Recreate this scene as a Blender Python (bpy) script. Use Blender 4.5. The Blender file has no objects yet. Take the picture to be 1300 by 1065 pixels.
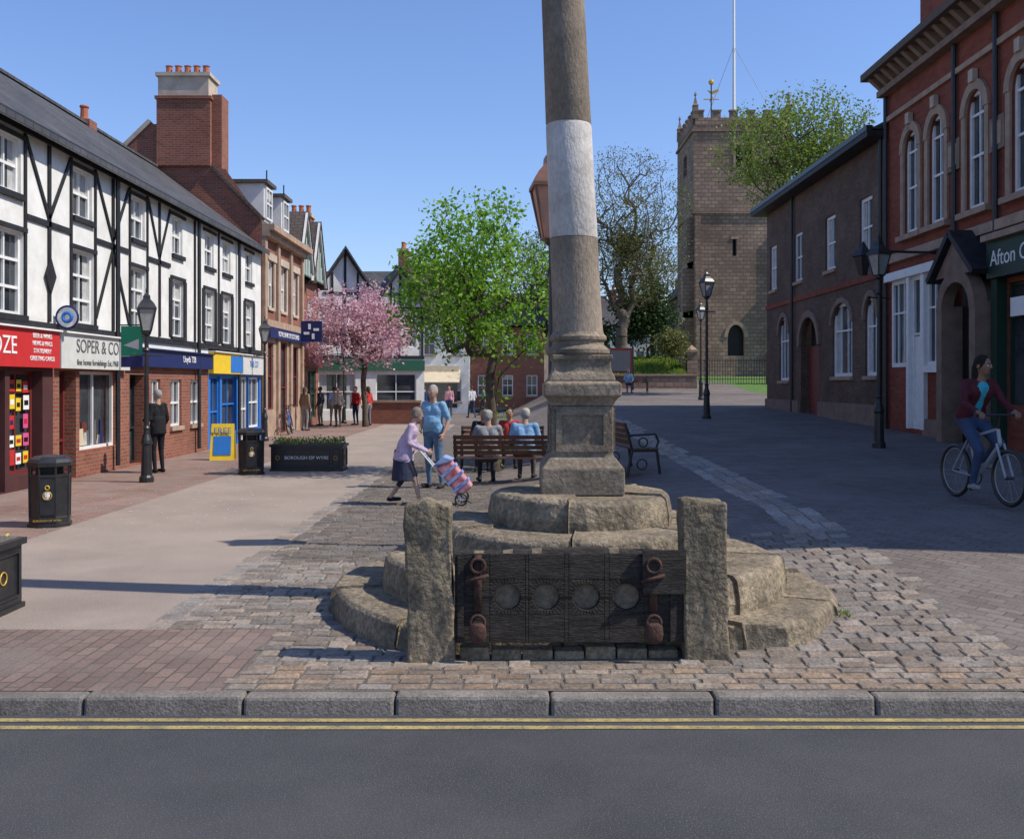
import bpy, math, random
import numpy as np
from mathutils import Vector, Matrix
random.seed(7); np.random.seed(7)
rad=math.radians
scn=bpy.context.scene
SUN_EL=49; SUN_AZ=10   # azimuth measured from +X towards -Y
# ------------------------------------------------------------------ materials
def _mat(name):
    m=bpy.data.materials.new(name); m.use_nodes=True
    nt=m.node_tree; b=nt.nodes['Principled BSDF']; return m,nt,b
def c4(c): return (c[0],c[1],c[2],1)
def setspec(b,s):
    if 'Specular IOR Level' in b.inputs: b.inputs['Specular IOR Level'].default_value=s
def noise(nt,vec,scale,detail=6,rough=.6):
    n=nt.nodes.new('ShaderNodeTexNoise'); n.inputs['Scale'].default_value=scale
    n.inputs['Detail'].default_value=detail; n.inputs['Roughness'].default_value=rough
    nt.links.new(vec,n.inputs['Vector']); return n.outputs['Fac']
def ramp(nt,fac,a,b):
    r=nt.nodes.new('ShaderNodeMapRange'); r.inputs[1].default_value=a; r.inputs[2].default_value=b
    nt.links.new(fac,r.inputs[0]); return r.outputs[0]
def mix(nt,fac,a,b,mode='MIX'):
    m=nt.nodes.new('ShaderNodeMix'); m.data_type='RGBA'; m.blend_type=mode
    for s,i in ((fac,0),(a,6),(b,7)):
        if isinstance(s,(int,float)): m.inputs[i].default_value=s
        elif isinstance(s,(tuple,list)): m.inputs[i].default_value=c4(s)
        else: nt.links.new(s,m.inputs[i])
    return m.outputs[2]
def bump(nt,b,h,strength,dist=.02):
    n=nt.nodes.new('ShaderNodeBump'); n.inputs['Strength'].default_value=strength
    n.inputs['Distance'].default_value=dist
    nt.links.new(h,n.inputs['Height']); nt.links.new(n.outputs[0],b.inputs['Normal'])
def M(name,c1,c2=None,scale=4,rough=.8,bmp=0,bscale=40,spec=.3,metal=0,tone=False,fine=None,bdist=.02,st=None,speck=None,stain=None):
    m,nt,b=_mat(name)
    tc=nt.nodes.new('ShaderNodeTexCoord').outputs['Object']; tc0=tc
    if st:
        mp=nt.nodes.new('ShaderNodeMapping'); mp.inputs['Scale'].default_value=st; nt.links.new(tc,mp.inputs[0]); tc=mp.outputs[0]
    if c2 is None: c2=tuple(x*.82 for x in c1)
    f=ramp(nt,noise(nt,tc,scale),.35,.65)
    col=mix(nt,f,c1,c2)
    if fine:
        f2=ramp(nt,noise(nt,tc,fine[0],3),.38,.62)
        col=mix(nt,fine[1],col,mix(nt,f2,(0,0,0),(1,1,1)),'OVERLAY')
    if stain:  # (scale,color,amount)
        fs=ramp(nt,noise(nt,tc0,stain[0],8,.7),.48,.68); mm=nt.nodes.new('ShaderNodeMath'); mm.operation='MULTIPLY'; mm.inputs[1].default_value=stain[2]; nt.links.new(fs,mm.inputs[0])
        col=mix(nt,mm.outputs[0],col,stain[1])
    if speck:
        fs=ramp(nt,noise(nt,tc0,speck[0],2,.5),.56,.66); mm=nt.nodes.new('ShaderNodeMath'); mm.operation='MULTIPLY'; mm.inputs[1].default_value=speck[2]; nt.links.new(fs,mm.inputs[0])
        col=mix(nt,mm.outputs[0],col,speck[1])
    if tone:
        a=nt.nodes.new('ShaderNodeAttribute'); a.attribute_name='tone'
        col=mix(nt,1.0,col,a.outputs['Color'],'MULTIPLY')
    nt.links.new(col,b.inputs['Base Color'])
    b.inputs['Roughness'].default_value=rough; b.inputs['Metallic'].default_value=metal; setspec(b,spec)
    if bmp: bump(nt,b,noise(nt,tc,bscale,5),bmp,bdist)
    return m
def BR(name,c1,c2,mortar,w,h,ms,plane='W',rough=.85,bmp=.4,dirt=.35,rot=0,bias=0,dscale=.6,c3=None):
    m,nt,b=_mat(name); L=nt.links
    tc=nt.nodes.new('ShaderNodeTexCoord').outputs['Object']
    if plane=='Z':
        mp=nt.nodes.new('ShaderNodeMapping'); mp.inputs['Rotation'].default_value=(0,0,rad(rot)); L.new(tc,mp.inputs[0]); v=mp.outputs[0]
    else:
        s=nt.nodes.new('ShaderNodeSeparateXYZ'); L.new(tc,s.inputs[0])
        g=nt.nodes.new('ShaderNodeNewGeometry'); s2=nt.nodes.new('ShaderNodeSeparateXYZ'); L.new(g.outputs['True Normal'],s2.inputs[0])
        ab=nt.nodes.new('ShaderNodeMath'); ab.operation='ABSOLUTE'; L.new(s2.outputs[1],ab.inputs[0])
        gt=nt.nodes.new('ShaderNodeMath'); gt.operation='GREATER_THAN'; gt.inputs[1].default_value=.5; L.new(ab.outputs[0],gt.inputs[0])
        mx=nt.nodes.new('ShaderNodeMix'); mx.data_type='FLOAT'; L.new(gt.outputs[0],mx.inputs[0]); L.new(s.outputs[1],mx.inputs[2]); L.new(s.outputs[0],mx.inputs[3])
        cb=nt.nodes.new('ShaderNodeCombineXYZ'); L.new(mx.outputs[0],cb.inputs[0])
        if plane=='R':
            mm=nt.nodes.new('ShaderNodeMath'); mm.operation='MULTIPLY'; mm.inputs[1].default_value=1.6; L.new(s.outputs[2],mm.inputs[0]); L.new(mm.outputs[0],cb.inputs[1])
        else: L.new(s.outputs[2],cb.inputs[1])
        v=cb.outputs[0]
    if plane!='R':
        nz=nt.nodes.new('ShaderNodeTexNoise'); nz.inputs['Scale'].default_value=3; L.new(v,nz.inputs['Vector'])
        va=nt.nodes.new('ShaderNodeVectorMath'); va.operation='MULTIPLY_ADD'; L.new(nz.outputs['Color'],va.inputs[0]); va.inputs[1].default_value=(.02,.02,0); L.new(v,va.inputs[2]); v2=va.outputs[0]
    else: v2=v
    t=nt.nodes.new('ShaderNodeTexBrick'); L.new(v2,t.inputs['Vector'])
    t.inputs['Color1'].default_value=c4(c1); t.inputs['Color2'].default_value=c4(c2); t.inputs['Mortar'].default_value=c4(mortar)
    t.inputs['Scale'].default_value=1; t.inputs['Mortar Size'].default_value=ms; t.inputs['Mortar Smooth'].default_value=.3
    t.inputs['Brick Width'].default_value=w; t.inputs['Row Height'].default_value=h; t.inputs['Bias'].default_value=bias
    col=t.outputs['Color']
    if c3: col=mix(nt,ramp(nt,noise(nt,tc,1.3,4),.45,.7),col,c3)
    f=ramp(nt,noise(nt,tc,dscale,8,.65),.3,.7)
    dk=mix(nt,f,(1,1,1),(1-dirt,1-dirt,1-dirt*1.02))
    col=mix(nt,1.0,col,dk,'MULTIPLY')
    f2=ramp(nt,noise(nt,tc,45,3),.3,.7)
    col=mix(nt,1.0,col,mix(nt,f2,(.8,.8,.8),(1.12,1.12,1.12)),'MULTIPLY')
    L.new(col,b.inputs['Base Color']); b.inputs['Roughness'].default_value=rough; setspec(b,.25)
    inv=nt.nodes.new('ShaderNodeMath'); inv.operation='SUBTRACT'; inv.inputs[0].default_value=1; L.new(t.outputs['Fac'],inv.inputs[1])
    ad=nt.nodes.new('ShaderNodeMath'); ad.operation='MULTIPLY_ADD'; L.new(f2,ad.inputs[0]); ad.inputs[1].default_value=.35; L.new(inv.outputs[0],ad.inputs[2])
    bump(nt,b,ad.outputs[0],bmp,.012)
    return m
def LEAF(name,c1,c2,trans=.35):
    m,nt,b=_mat(name); L=nt.links
    a=nt.nodes.new('ShaderNodeAttribute'); a.attribute_name='tone'
    s=nt.nodes.new('ShaderNodeSeparateColor'); L.new(a.outputs['Color'],s.inputs[0])
    col=mix(nt,s.outputs[0],c1,c2)
    L.new(col,b.inputs['Base Color']); b.inputs['Roughness'].default_value=.55; setspec(b,.25)
    tr=nt.nodes.new('ShaderNodeBsdfTranslucent'); L.new(col,tr.inputs[0])
    mx=nt.nodes.new('ShaderNodeMixShader'); mx.inputs[0].default_value=trans
    L.new(b.outputs[0],mx.inputs[1]); L.new(tr.outputs[0],mx.inputs[2])
    L.new(mx.outputs[0],nt.nodes['Material Output'].inputs[0]); return m
white=M('white_paint',(.8,.79,.75),(.7,.69,.64),2.5,.6,.15,30,fine=(3,.1),stain=(1.6,(.5,.48,.42),.35))
black=M('black_timber',(.016,.016,.018),(.03,.03,.032),5,.6,.3,60)
iron=M('black_iron',(.014,.015,.017),(.026,.026,.026),8,.4,.1,90,spec=.5)
frame_w=M('window_white',(.8,.8,.78),(.7,.7,.68),6,.45)
glass=M('window_glass',(.018,.022,.028),(.07,.08,.09),1.1,.06,0,spec=.7)
curtain=M('net_curtain',(.5,.5,.47),(.36,.36,.34),9,.7)
slate=BR('slate',(.085,.085,.092),(.125,.122,.125),(.03,.03,.032),.3,.22,.012,'R',.7,.6,.4)
slate_b=BR('slate_brown',(.13,.105,.09),(.16,.12,.1),(.04,.035,.03),.3,.22,.012,'R',.75,.6,.4)
redbrick=BR('red_brick',(.38,.125,.07),(.28,.085,.052),(.27,.22,.18),.225,.075,.010,'W',.85,.5,.35)
redbrick_s=BR('red_brick_dark',(.37,.085,.045),(.26,.06,.036),(.15,.10,.08),.225,.075,.008,'W',.85,.5,.35)
brownbrick=BR('brown_brick',(.21,.125,.085),(.13,.078,.056),(.17,.135,.11),.225,.075,.012,'W',.85,.5,.4,c3=(.13,.08,.06))
towerstone=BR('tower_stone',(.52,.35,.26),(.33,.225,.17),(.24,.175,.14),.5,.27,.03,'W',.9,1.4,.5,dscale=.22,c3=(.30,.205,.16))
sandstone=M('sandstone',(.44,.31,.22),(.34,.235,.17),3,.85,.3,50,stain=(2.5,(.16,.12,.09),.5))
dksand=M('dark_sandstone',(.27,.19,.14),(.19,.13,.1),3,.85,.3,50)
sand_pale=M('sandstone_pale',(.55,.46,.36),(.43,.35,.27),3,.85,.3,50,stain=(2,(.22,.18,.14),.4))
paver=BR('brick_pavers',(.255,.21,.185),(.18,.145,.125),(.115,.105,.095),.2,.1,.007,'Z',.85,.4,.35,rot=45,c3=(.225,.195,.175))
paver_red=BR('red_pavers',(.36,.235,.185),(.27,.175,.14),(.18,.14,.12),.2,.1,.006,'Z',.85,.35,.35,c3=(.3,.235,.2))
paver_frt=BR('front_pavers',(.30,.21,.17),(.21,.15,.125),(.13,.11,.095),.2,.1,.008,'Z',.85,.4,.35,rot=90,c3=(.24,.19,.16))
buff=M('buff_roadway',(.34,.275,.225),(.275,.225,.183),.7,.9,.5,160,fine=(120,.4),bdist=.006,stain=(.45,(.19,.155,.13),.55),speck=(70,(.42,.37,.32),.5))
asphalt=M('asphalt',(.052,.054,.059),(.075,.075,.078),.9,.85,.9,150,bdist=.008,speck=(120,(.17,.16,.15),.65),stain=(.35,(.035,.036,.04),.65))
bed=M('sett_bed',(.17,.15,.125),(.115,.10,.085),6,.95,.6,60,fine=(60,.3))
sett=M('sett_stone',(.27,.23,.19),(.20,.17,.142),4,.8,.6,55,tone=True,fine=(40,.25),stain=(1.1,(.13,.115,.10),.5))
kerbm=M('kerb_stone',(.25,.22,.19),(.17,.15,.13),3,.85,.5,70,fine=(60,.25),stain=(2.5,(.10,.09,.08),.6))
yellow=M('yellow_line',(.46,.35,.12),(.30,.24,.11),9,.8,.3,120,speck=(60,(.09,.085,.075),.8),stain=(5,(.12,.11,.08),.6))
grass=M('grass',(.075,.15,.03),(.11,.19,.04),3,.9,.8,60,fine=(30,.5))
stone=M('weathered_stone',(.31,.25,.17),(.175,.142,.10),2.6,.95,1.0,16,fine=(26,.28),bdist=.04,stain=(4,(.085,.075,.05),.65))
stone2=M('lichen_stone',(.28,.225,.15),(.155,.125,.085),4,.95,1.0,18,fine=(35,.3),bdist=.04,stain=(5,(.095,.088,.05),.65))
stone3=M('pedestal_stone',(.30,.24,.175),(.18,.145,.105),3,.95,.7,24,fine=(35,.2),bdist=.02,stain=(3.5,(.09,.08,.058),.65))
colstone=M('column_stone',(.31,.25,.19),(.20,.162,.12),2.2,.9,.5,45,fine=(50,.15),st=(1,1,.45),stain=(2.4,(.11,.092,.07),.6))
colwhite=M('column_whitewash',(.60,.565,.52),(.46,.425,.385),3,.85,.5,45,fine=(40,.1),st=(1,1,.5),stain=(3,(.27,.235,.2),.55))
oldwood=M('old_black_wood',(.024,.020,.017),(.062,.050,.040),5,.75,1.0,14,fine=(30,.5),st=(1.2,6,9),stain=(5,(.013,.012,.011),.7))
filling=M('old_filling',(.24,.19,.13),(.14,.11,.078),20,.95,.9,40,stain=(14,(.06,.05,.04),.6))
rust=M('rusty_iron',(.10,.045,.032),(.04,.026,.022),18,.8,.6,60)
benchwood=M('bench_wood',(.16,.07,.035),(.1,.042,.022),6,.5,.3,40)
bark=M('bark',(.12,.095,.07),(.07,.055,.04),8,.95,.8,40)
barkg=M('bark_grey',(.15,.125,.095),(.1,.08,.06),8,.95,.8,40)
leaf_g=LEAF('leaf_lime',(.10,.25,.018),(.32,.54,.06),.5)
leaf_o=LEAF('leaf_olive',(.10,.115,.035),(.23,.23,.07),.4)
leaf_d=LEAF('leaf_dark',(.02,.04,.012),(.06,.1,.025),.2)
leaf_y=LEAF('leaf_spring',(.10,.17,.02),(.28,.36,.06),.4)
blossom=LEAF('blossom',(.45,.2,.25),(.88,.64,.69),.4)
gold=M('gold',(.6,.4,.08),(.5,.32,.06),5,.4,metal=.3)
lampglass=M('lamp_glass',(.35,.36,.34),(.25,.26,.25),6,.15,spec=.6)
copperglass=M('copper_lantern',(.55,.27,.17),(.42,.2,.13),6,.4,spec=.5)
copper=M('copper_frame',(.2,.09,.055),(.13,.06,.04),6,.4,spec=.5)
def P(name,c,rough=.5,**k): return M(name,c,tuple(x*.88 for x in c),5,rough,**k)
red_s=P('red_sign',(.55,.03,.03)); navy=P('navy_sign',(.015,.025,.11)); yel_s=P('yellow_sign',(.8,.55,.03)); blue_s=P('blue_sign',(.03,.18,.55))
pale_s=P('pale_sign',(.62,.62,.58)); grn_s=P('green_sign',(.015,.045,.03)); teal=P('teal_banner',(.02,.3,.16)); grey_t=P('grey_letter',(.12,.12,.13))
white_t=P('white_letter',(.85,.85,.82)); dark=P('dark_interior',(.012,.011,.01)); cream=P('cream_canopy',(.65,.55,.38)); maroon=P('maroon',(.16,.03,.025))
green_t=P('green_timber',(.03,.12,.07)); terracotta=P('terracotta',(.42,.14,.07),.8); pink_s=P('pink_poster',(.7,.1,.3))
# ------------------------------------------------------------------ mesh helpers
def add_mesh(name,verts,faces,mats,parent=None,midx=None,tone=None,smooth=False):
    me=bpy.data.meshes.new(name); me.from_pydata([tuple(v) for v in verts],[],faces)
    if not isinstance(mats,(list,tuple)): mats=[mats]
    for m in mats: me.materials.append(m)
    if midx is not None: me.polygons.foreach_set('material_index',np.array(midx,dtype=np.int32))
    if tone is not None:
        a=me.color_attributes.new('tone','FLOAT_COLOR','POINT'); t=np.ones((len(verts),4),dtype=np.float32); t[:,:3]=np.array(tone).reshape(-1,1) if np.ndim(tone)==1 else np.array(tone)
        a.data.foreach_set('color',t.ravel())
    if smooth: me.polygons.foreach_set('use_smooth',[True]*len(me.polygons))
    me.update(); o=bpy.data.objects.new(name,me); scn.collection.objects.link(o)
    if parent: o.parent=parent
    return o
class Fr:
    def __init__(s,o,U,N): s.o=Vector(o); s.U=Vector(U).normalized(); s.N=Vector(N).normalized()
    def p(s,u,z,d): return s.o+s.U*u+Vector((0,0,z))+s.N*d
class B:
    """a real object: an Empty with part meshes as children"""
    def __init__(s,name,loc=None,heading=0,scale=1):
        s.e=bpy.data.objects.new(name,None); s.e.empty_display_size=.2; scn.collection.objects.link(s.e); s.parts={}
        if loc is not None: s.e.location=loc; s.e.rotation_euler=(0,0,heading); s.e.scale=(scale,)*3
    def _p(s,part,mat):
        k=(part,mat.name)
        if k not in s.parts: s.parts[k]=([],[],mat,[False])
        return s.parts[k]
    def poly(s,part,mat,pts):
        V,F,_,_2=s._p(part,mat); n=len(V); V.extend(Vector(p) for p in pts); F.append(tuple(range(n,n+len(pts))))
    def raw(s,part,mat,vs,fs,smooth=False):
        q=s._p(part,mat); n=len(q[0]); q[0].extend(Vector(v) for v in vs); q[1].extend(tuple(i+n for i in f) for f in fs)
        if smooth: q[3][0]=True
    def hexa(s,part,mat,P8):
        s.raw(part,mat,P8,[(0,3,2,1),(4,5,6,7),(0,1,5,4),(1,2,6,5),(2,3,7,6),(3,0,4,7)])
    def fbox(s,part,mat,fr,u0,u1,z0,z1,d0,d1):
        p=fr.p; s.hexa(part,mat,[p(u0,z0,d0),p(u1,z0,d0),p(u1,z0,d1),p(u0,z0,d1),p(u0,z1,d0),p(u1,z1,d0),p(u1,z1,d1),p(u0,z1,d1)])
    def box(s,part,mat,x0,x1,y0,y1,z0,z1):
        s.hexa(part,mat,[(x0,y0,z0),(x1,y0,z0),(x1,y1,z0),(x0,y1,z0),(x0,y0,z1),(x1,y0,z1),(x1,y1,z1),(x0,y1,z1)])
    def beam(s,part,mat,fr,a,b,w,d0,d1):
        (u0,z0),(u1,z1)=a,b; L=math.hypot(u1-u0,z1-z0); nu,nz=-(z1-z0)/L*w/2,(u1-u0)/L*w/2
        c=[(u0-nu,z0-nz),(u1-nu,z1-nz),(u1+nu,z1+nz),(u0+nu,z0+nz)]
        s.hexa(part,mat,[fr.p(u,z,d0) for u,z in c]+[fr.p(u,z,d1) for u,z in c])
    def tube(s,part,mat,a,b,ra,rb=None,n=8):
        rb=ra if rb is None else rb
        a=Vector(a); b=Vector(b); ax=(b-a).normalized(); t=ax.orthogonal().normalized(); t2=ax.cross(t)
        vs=[];
        for c,r in ((a,ra),(b,rb)):
            for i in range(n):
                an=2*math.pi*i/n; vs.append(c+t*math.cos(an)*r+t2*math.sin(an)*r)
        fs=[(i,(i+1)%n,(i+1)%n+n,i+n) for i in range(n)]+[tuple(range(n-1,-1,-1)),tuple(range(n,2*n))]
        s.raw(part,mat,vs,fs,False)
    def lathe(s,part,mat,c,prof,n=16,lean=(0,0),rot=0,smooth=False,sx=1,sy=1):
        vs=[];fs=[]
        for r,z in prof:
            for i in range(n):
                an=2*math.pi*i/n+rot; vs.append((c[0]+lean[0]*z+math.cos(an)*r*sx,c[1]+lean[1]*z+math.sin(an)*r*sy,c[2]+z))
        m=len(prof)
        for k in range(m-1):
            for i in range(n): j=(i+1)%n; fs.append((k*n+i,k*n+j,(k+1)*n+j,(k+1)*n+i))
        fs.append(tuple(range(n-1,-1,-1))); fs.append(tuple((m-1)*n+i for i in range(n)))
        s.raw(part,mat,vs,fs,smooth)
    def ring(s,part,mat,c,R,r,axis=(1,0,0),n=28,m=6):
        c=Vector(c); ax=Vector(axis).normalized(); t=ax.orthogonal().normalized(); t2=ax.cross(t); vs=[];fs=[]
        for i in range(n):
            a=2*math.pi*i/n; d=t*math.cos(a)+t2*math.sin(a)
            for j in range(m):
                b=2*math.pi*j/m; vs.append(c+d*(R+r*math.cos(b))+ax*r*math.sin(b))
        for i in range(n):
            for j in range(m):
                fs.append((i*m+j,((i+1)%n)*m+j,((i+1)%n)*m+(j+1)%m,i*m+(j+1)%m))
        s.raw(part,mat,vs,fs,True)
    def text(s,txt,fr,u,z,d,size,mat,flip=False,ext=.004,sx=1,align='CENTER'):
        cu=bpy.data.curves.new('lettering','FONT'); cu.body=txt; cu.size=size; cu.extrude=ext; cu.align_x=align; cu.align_y='CENTER'
        cu.materials.append(mat); o=bpy.data.objects.new('lettering',cu); scn.collection.objects.link(o)
        U=fr.U*(-1 if flip else 1); N=fr.N; p=fr.p(u,z,d)
        o.matrix_world=Matrix(((U.x*sx,0,N.x,p.x),(U.y*sx,0,N.y,p.y),(U.z*sx,1,N.z,p.z),(0,0,0,1)))
        o.parent=s.e; return o
    def wall(s,part,mat,fr,u0,u1,z0,z1,ops=(),d=0,rev=.14,revmat=None):
        us=sorted({u0,u1}|{x for o in ops for x in o[:2] if u0<x<u1}); zs=sorted({z0,z1}|{x for o in ops for x in o[2:4] if z0<x<z1})
        for i in range(len(us)-1):
            for j in range(len(zs)-1):
                cu=(us[i]+us[i+1])/2; cz=(zs[j]+zs[j+1])/2
                if any(o[0]<cu<o[1] and o[2]<cz<o[3] for o in ops): continue
                s.poly(part,mat,[fr.p(us[i],zs[j],d),fr.p(us[i+1],zs[j],d),fr.p(us[i+1],zs[j+1],d),fr.p(us[i],zs[j+1],d)])
        rm=revmat or mat
        for o in ops:
            a,b,c,e=o[:4]
            for q in ([(a,c),(a,e)],[(b,c),(b,e)],[(a,c),(b,c)],[(a,e),(b,e)]):
                s.poly('reveals',rm,[fr.p(*q[0],d),fr.p(*q[1],d),fr.p(*q[1],d-rev),fr.p(*q[0],d-rev)])
    def spandrel(s,part,mat,fr,u0,u1,zs,z1,d,th=.12,n=12):
        c=(u0+u1)/2; r=(u1-u0)/2; h=z1-zs
        pts=[(c-r*math.cos(math.pi*i/n),zs+h*math.sin(math.pi*i/n)) for i in range(n+1)]
        for i in range(n):
            a,b=pts[i],pts[i+1]
            s.poly(part,mat,[fr.p(a[0],a[1],d),fr.p(b[0],b[1],d),fr.p(b[0],z1,d),fr.p(a[0],z1,d)])
            s.poly('reveals',mat,[fr.p(a[0],a[1],d),fr.p(b[0],b[1],d),fr.p(b[0],b[1],d-th),fr.p(a[0],a[1],d-th)])
    def archband(s,part,mat,fr,u0,u1,zs,h,w,d0,d1,n=12):
        c=(u0+u1)/2; r=(u1-u0)/2
        for i in range(n):
            a0,a1=math.pi*i/n,math.pi*(i+1)/n; P_=[]
            for dd in (d0,d1):
                for (R,H,a) in ((r,h,a0),(r,h,a1),(r+w,h+w,a1),(r+w,h+w,a0)):
                    P_.append(fr.p(c-R*math.cos(a),zs+H*math.sin(a),dd))
            s.hexa(part,mat,P_)
    def window(s,fr,u0,u1,z0,z1,d=0,fm=None,mull=1,rails=(0.5,),sill=None,fw=.06,curt=None,gm=None,dep=.12):
        fm=fm or frame_w; gm=gm or glass
        s.poly('glass',gm,[fr.p(u0,z0,d-dep),fr.p(u1,z0,d-dep),fr.p(u1,z1,d-dep),fr.p(u0,z1,d-dep)])
        a,b=d-dep+.004,d-dep+.06
        s.fbox('window_frames',fm,fr,u0,u0+fw,z0,z1,a,b); s.fbox('window_frames',fm,fr,u1-fw,u1,z0,z1,a,b)
        s.fbox('window_frames',fm,fr,u0+fw,u1-fw,z0,z0+fw,a,b); s.fbox('window_frames',fm,fr,u0+fw,u1-fw,z1-fw,z1,a,b)
        W=u1-u0;H=z1-z0
        for k in range(mull):
            c=u0+W*(k+1)/(mull+1); s.fbox('window_frames',fm,fr,c-.018,c+.018,z0+fw,z1-fw,a,b-.012)
        for r in rails:
            c=z0+H*r; s.fbox('window_frames',fm,fr,u0+fw,u1-fw,c-.025,c+.025,a,b-.006)
        if curt is None: curt=random.random()<.7
        if curt:
            q=random.choice([0,1])
            h=random.uniform(.3,1.3)
            if q: s.poly('curtains',curtain,[fr.p(u0+fw,z1-fw-h*.4*H,a-.001),fr.p(u1-fw,z1-fw-h*.4*H,a-.001),fr.p(u1-fw,z1-fw,a-.001),fr.p(u0+fw,z1-fw,a-.001)])
            else:
                for ua,ub in ((u0+fw,u0+fw+W*.2),(u1-fw-W*.2,u1-fw)):
                    s.poly('curtains',curtain,[fr.p(ua,z0+fw,a-.001),fr.p(ub,z0+fw,a-.001),fr.p(ub,z1-fw,a-.001),fr.p(ua,z1-fw,a-.001)])
        if sill: s.fbox('sills',sill,fr,u0-.06,u1+.06,z0-.1,z0,d-.1,d+.07)
    def done(s,bev=None):
        for (part,mn),(V,F,mat,sm) in s.parts.items():
            o=add_mesh(part,V,F,mat,s.e,smooth=sm[0])
            if bev and part in bev:
                md=o.modifiers.new('b','BEVEL'); md.width=bev[part]; md.segments=2; md.limit_method='ANGLE'
        return s.e
# ------------------------------------------------------------------ terrain
def sst(t): t=max(0,min(1,t)); return t*t*(3-2*t)
AY=[6,11,20,30,45,55,66,80,200]; AZ=[0,.42,.56,.8,1.1,1.35,2.2,2.5,3.0]
def gz(x,y):
    a=float(np.interp(y,AY,AZ)); z=a*sst((x+1)/5)
    z+=1.25*sst((y-57)/5)*sst((x-3)/1.5)*(1-sst((x-10.2)/1.0))
    return z
xs=sorted(set([round(v*.4,3) for v in range(-40,61)]+[-700,-250,-100,-50,-30,-22,-5.6,-2.5,-1.7,-.4,3.2,3.3,30,50,100,250,700]))
ys=sorted(set([5.84]+[round(6+v*.4,3) for v in range(0,170)]+[6.3,7.3,10,85,100,140,200,400,900]))
def zone(x,y):
    if y>62 and not(-12<x<3): return 3
    if y>57 and 3.4<x<10.8: return 3
    if x<-12 or x>13: return 3 if y>45 else 0
    if y<7.3 and x<-1.7: return 5
    if y<10 and -2.5<x<3.2: return 4
    if y<30 and -2.5<x<-.4: return 4
    if x<-5.6: return 1
    if x<-2.5 and y<44: return 2
    return 0
V=[];F=[];MI=[];nx=len(xs)
for y in ys:
    for x in xs: V.append((x,y,gz(x,y)))
for j in range(len(ys)-1):
    for i in range(nx-1):
        F.append((j*nx+i,j*nx+i+1,(j+1)*nx+i+1,(j+1)*nx+i)); MI.append(zone((xs[i]+xs[i+1])/2,(ys[j]+ys[j+1])/2))
add_mesh('ground',V,F,[paver,paver_red,buff,grass,bed,paver_frt],midx=MI,smooth=True)
add_mesh('road',[(-300,-14,-.1),(300,-14,-.1),(300,5.72,-.1),(-300,5.72,-.1)],[(0,1,2,3)],asphalt)
add_mesh('far_pavement',[(-300,-200,-.0),(300,-200,-.0),(300,-14,-.0),(-300,-14,-.0)],[(0,1,2,3)],paver)
for y in (5.50,5.62):
    v=[];f=[];x=-40
    wa=random.uniform(-.004,.004); 
    while x<40:
        wb=random.uniform(-.005,.005)
        n=len(v); w=.027; v+=[(x,y-w+wa,-.096),(x+.3,y-w+wb,-.096),(x+.3,y+w+wb*.5,-.096),(x,y+w+wa*.5,-.096)]; f.append((n,n+1,n+2,n+3)); x+=.3; wa=wb
    add_mesh('yellow_road_line',v,f,yellow)
kb=B('kerb'); x=-30.0
while x<30:
    L=.9+random.uniform(-.06,.06); dz=random.uniform(-.004,.004); dy=random.uniform(-.006,.006)
    kb.hexa('kerb_stones',kerbm,[(x+.004,5.70+dy,-.14),(x+L-.004,5.70,-.14),(x+L-.004,5.845,-.14),(x+.004,5.845,-.14),(x+.004,5.715+dy,.004+dz),(x+L-.004,5.715,.004+dz),(x+L-.004,5.845,.004+dz),(x+.004,5.845,.004+dz)]); x+=L
kb.done({'kerb_stones':.02})
def setts(name,x0,x1,y0,y1,rw=(.10,.13),ln=(.12,.24),h=.011,tn=(.7,1.25),skip=None,red=0):
    V=[];F=[];T=[]; y=y0
    while y<y1:
        w=random.uniform(*rw); x=x0+random.uniform(-.05,.02); w=min(w,y1-y) if y1-y>.06 else w
        while x<x1:
            l=random.uniform(*ln); t=random.uniform(*tn); cx,cy=(x+l/2,y+w/2)
            if not(skip and skip(cx,cy)):
                g=.006; hh=h+random.uniform(-.004,.004); n=len(V)
                jit=lambda:random.uniform(-.005,.005)
                b=[(x+g,y+g),(x+l-g,y+g),(x+l-g,y+w-g),(x+g,y+w-g)]; b=[(p+jit(),q+jit()) for p,q in b]
                ins=.011
                for (p,q) in b: V.append((p,q,gz(p,q)-.01))
                for (p,q) in b: V.append((p+(cx-p)*.04,q+(cy-q)*.04,gz(p,q)+hh*.5))
                tl=random.uniform(-.003,.003)
                for k,(p,q) in enumerate(b): V.append((p+math.copysign(ins,cx-p),q+math.copysign(ins,cy-q),gz(p,q)+hh+(tl if k%2 else -tl)))
                for k in range(4):
                    m=(k+1)%4; F.append((n+k,n+m,n+4+m,n+4+k)); F.append((n+4+k,n+4+m,n+8+m,n+8+k))
                F.append((n+8,n+9,n+10,n+11))
                hue=random.uniform(-.06,.06)+red*random.random(); T+= [(t*(1+hue),t,t*(1-hue))]*12
            x+=l
        y+=w
    add_mesh(name,V,F,sett,tone=T,smooth=False)
CX,CY=.56,8.15
setts('cobblestones',-1.7,3.2,5.86,6.3,rw=(.09,.11),ln=(.18,.23),h=.008,tn=(.8,1.15),red=.18)
setts('cobblestones',-1.7,3.2,6.3,7.3,rw=(.11,.15),ln=(.13,.26),red=.04,skip=lambda x,y: math.hypot(x-CX,y-CY)<1.85)
setts('cobblestones',-2.5,3.2,7.3,10,rw=(.11,.15),ln=(.13,.25),red=.03,skip=lambda x,y: math.hypot(x-CX,y-CY)<1.85)
setts('cobblestones',-2.5,-.4,10,24,rw=(.1,.12),ln=(.16,.24),tn=(.5,.8))
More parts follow.
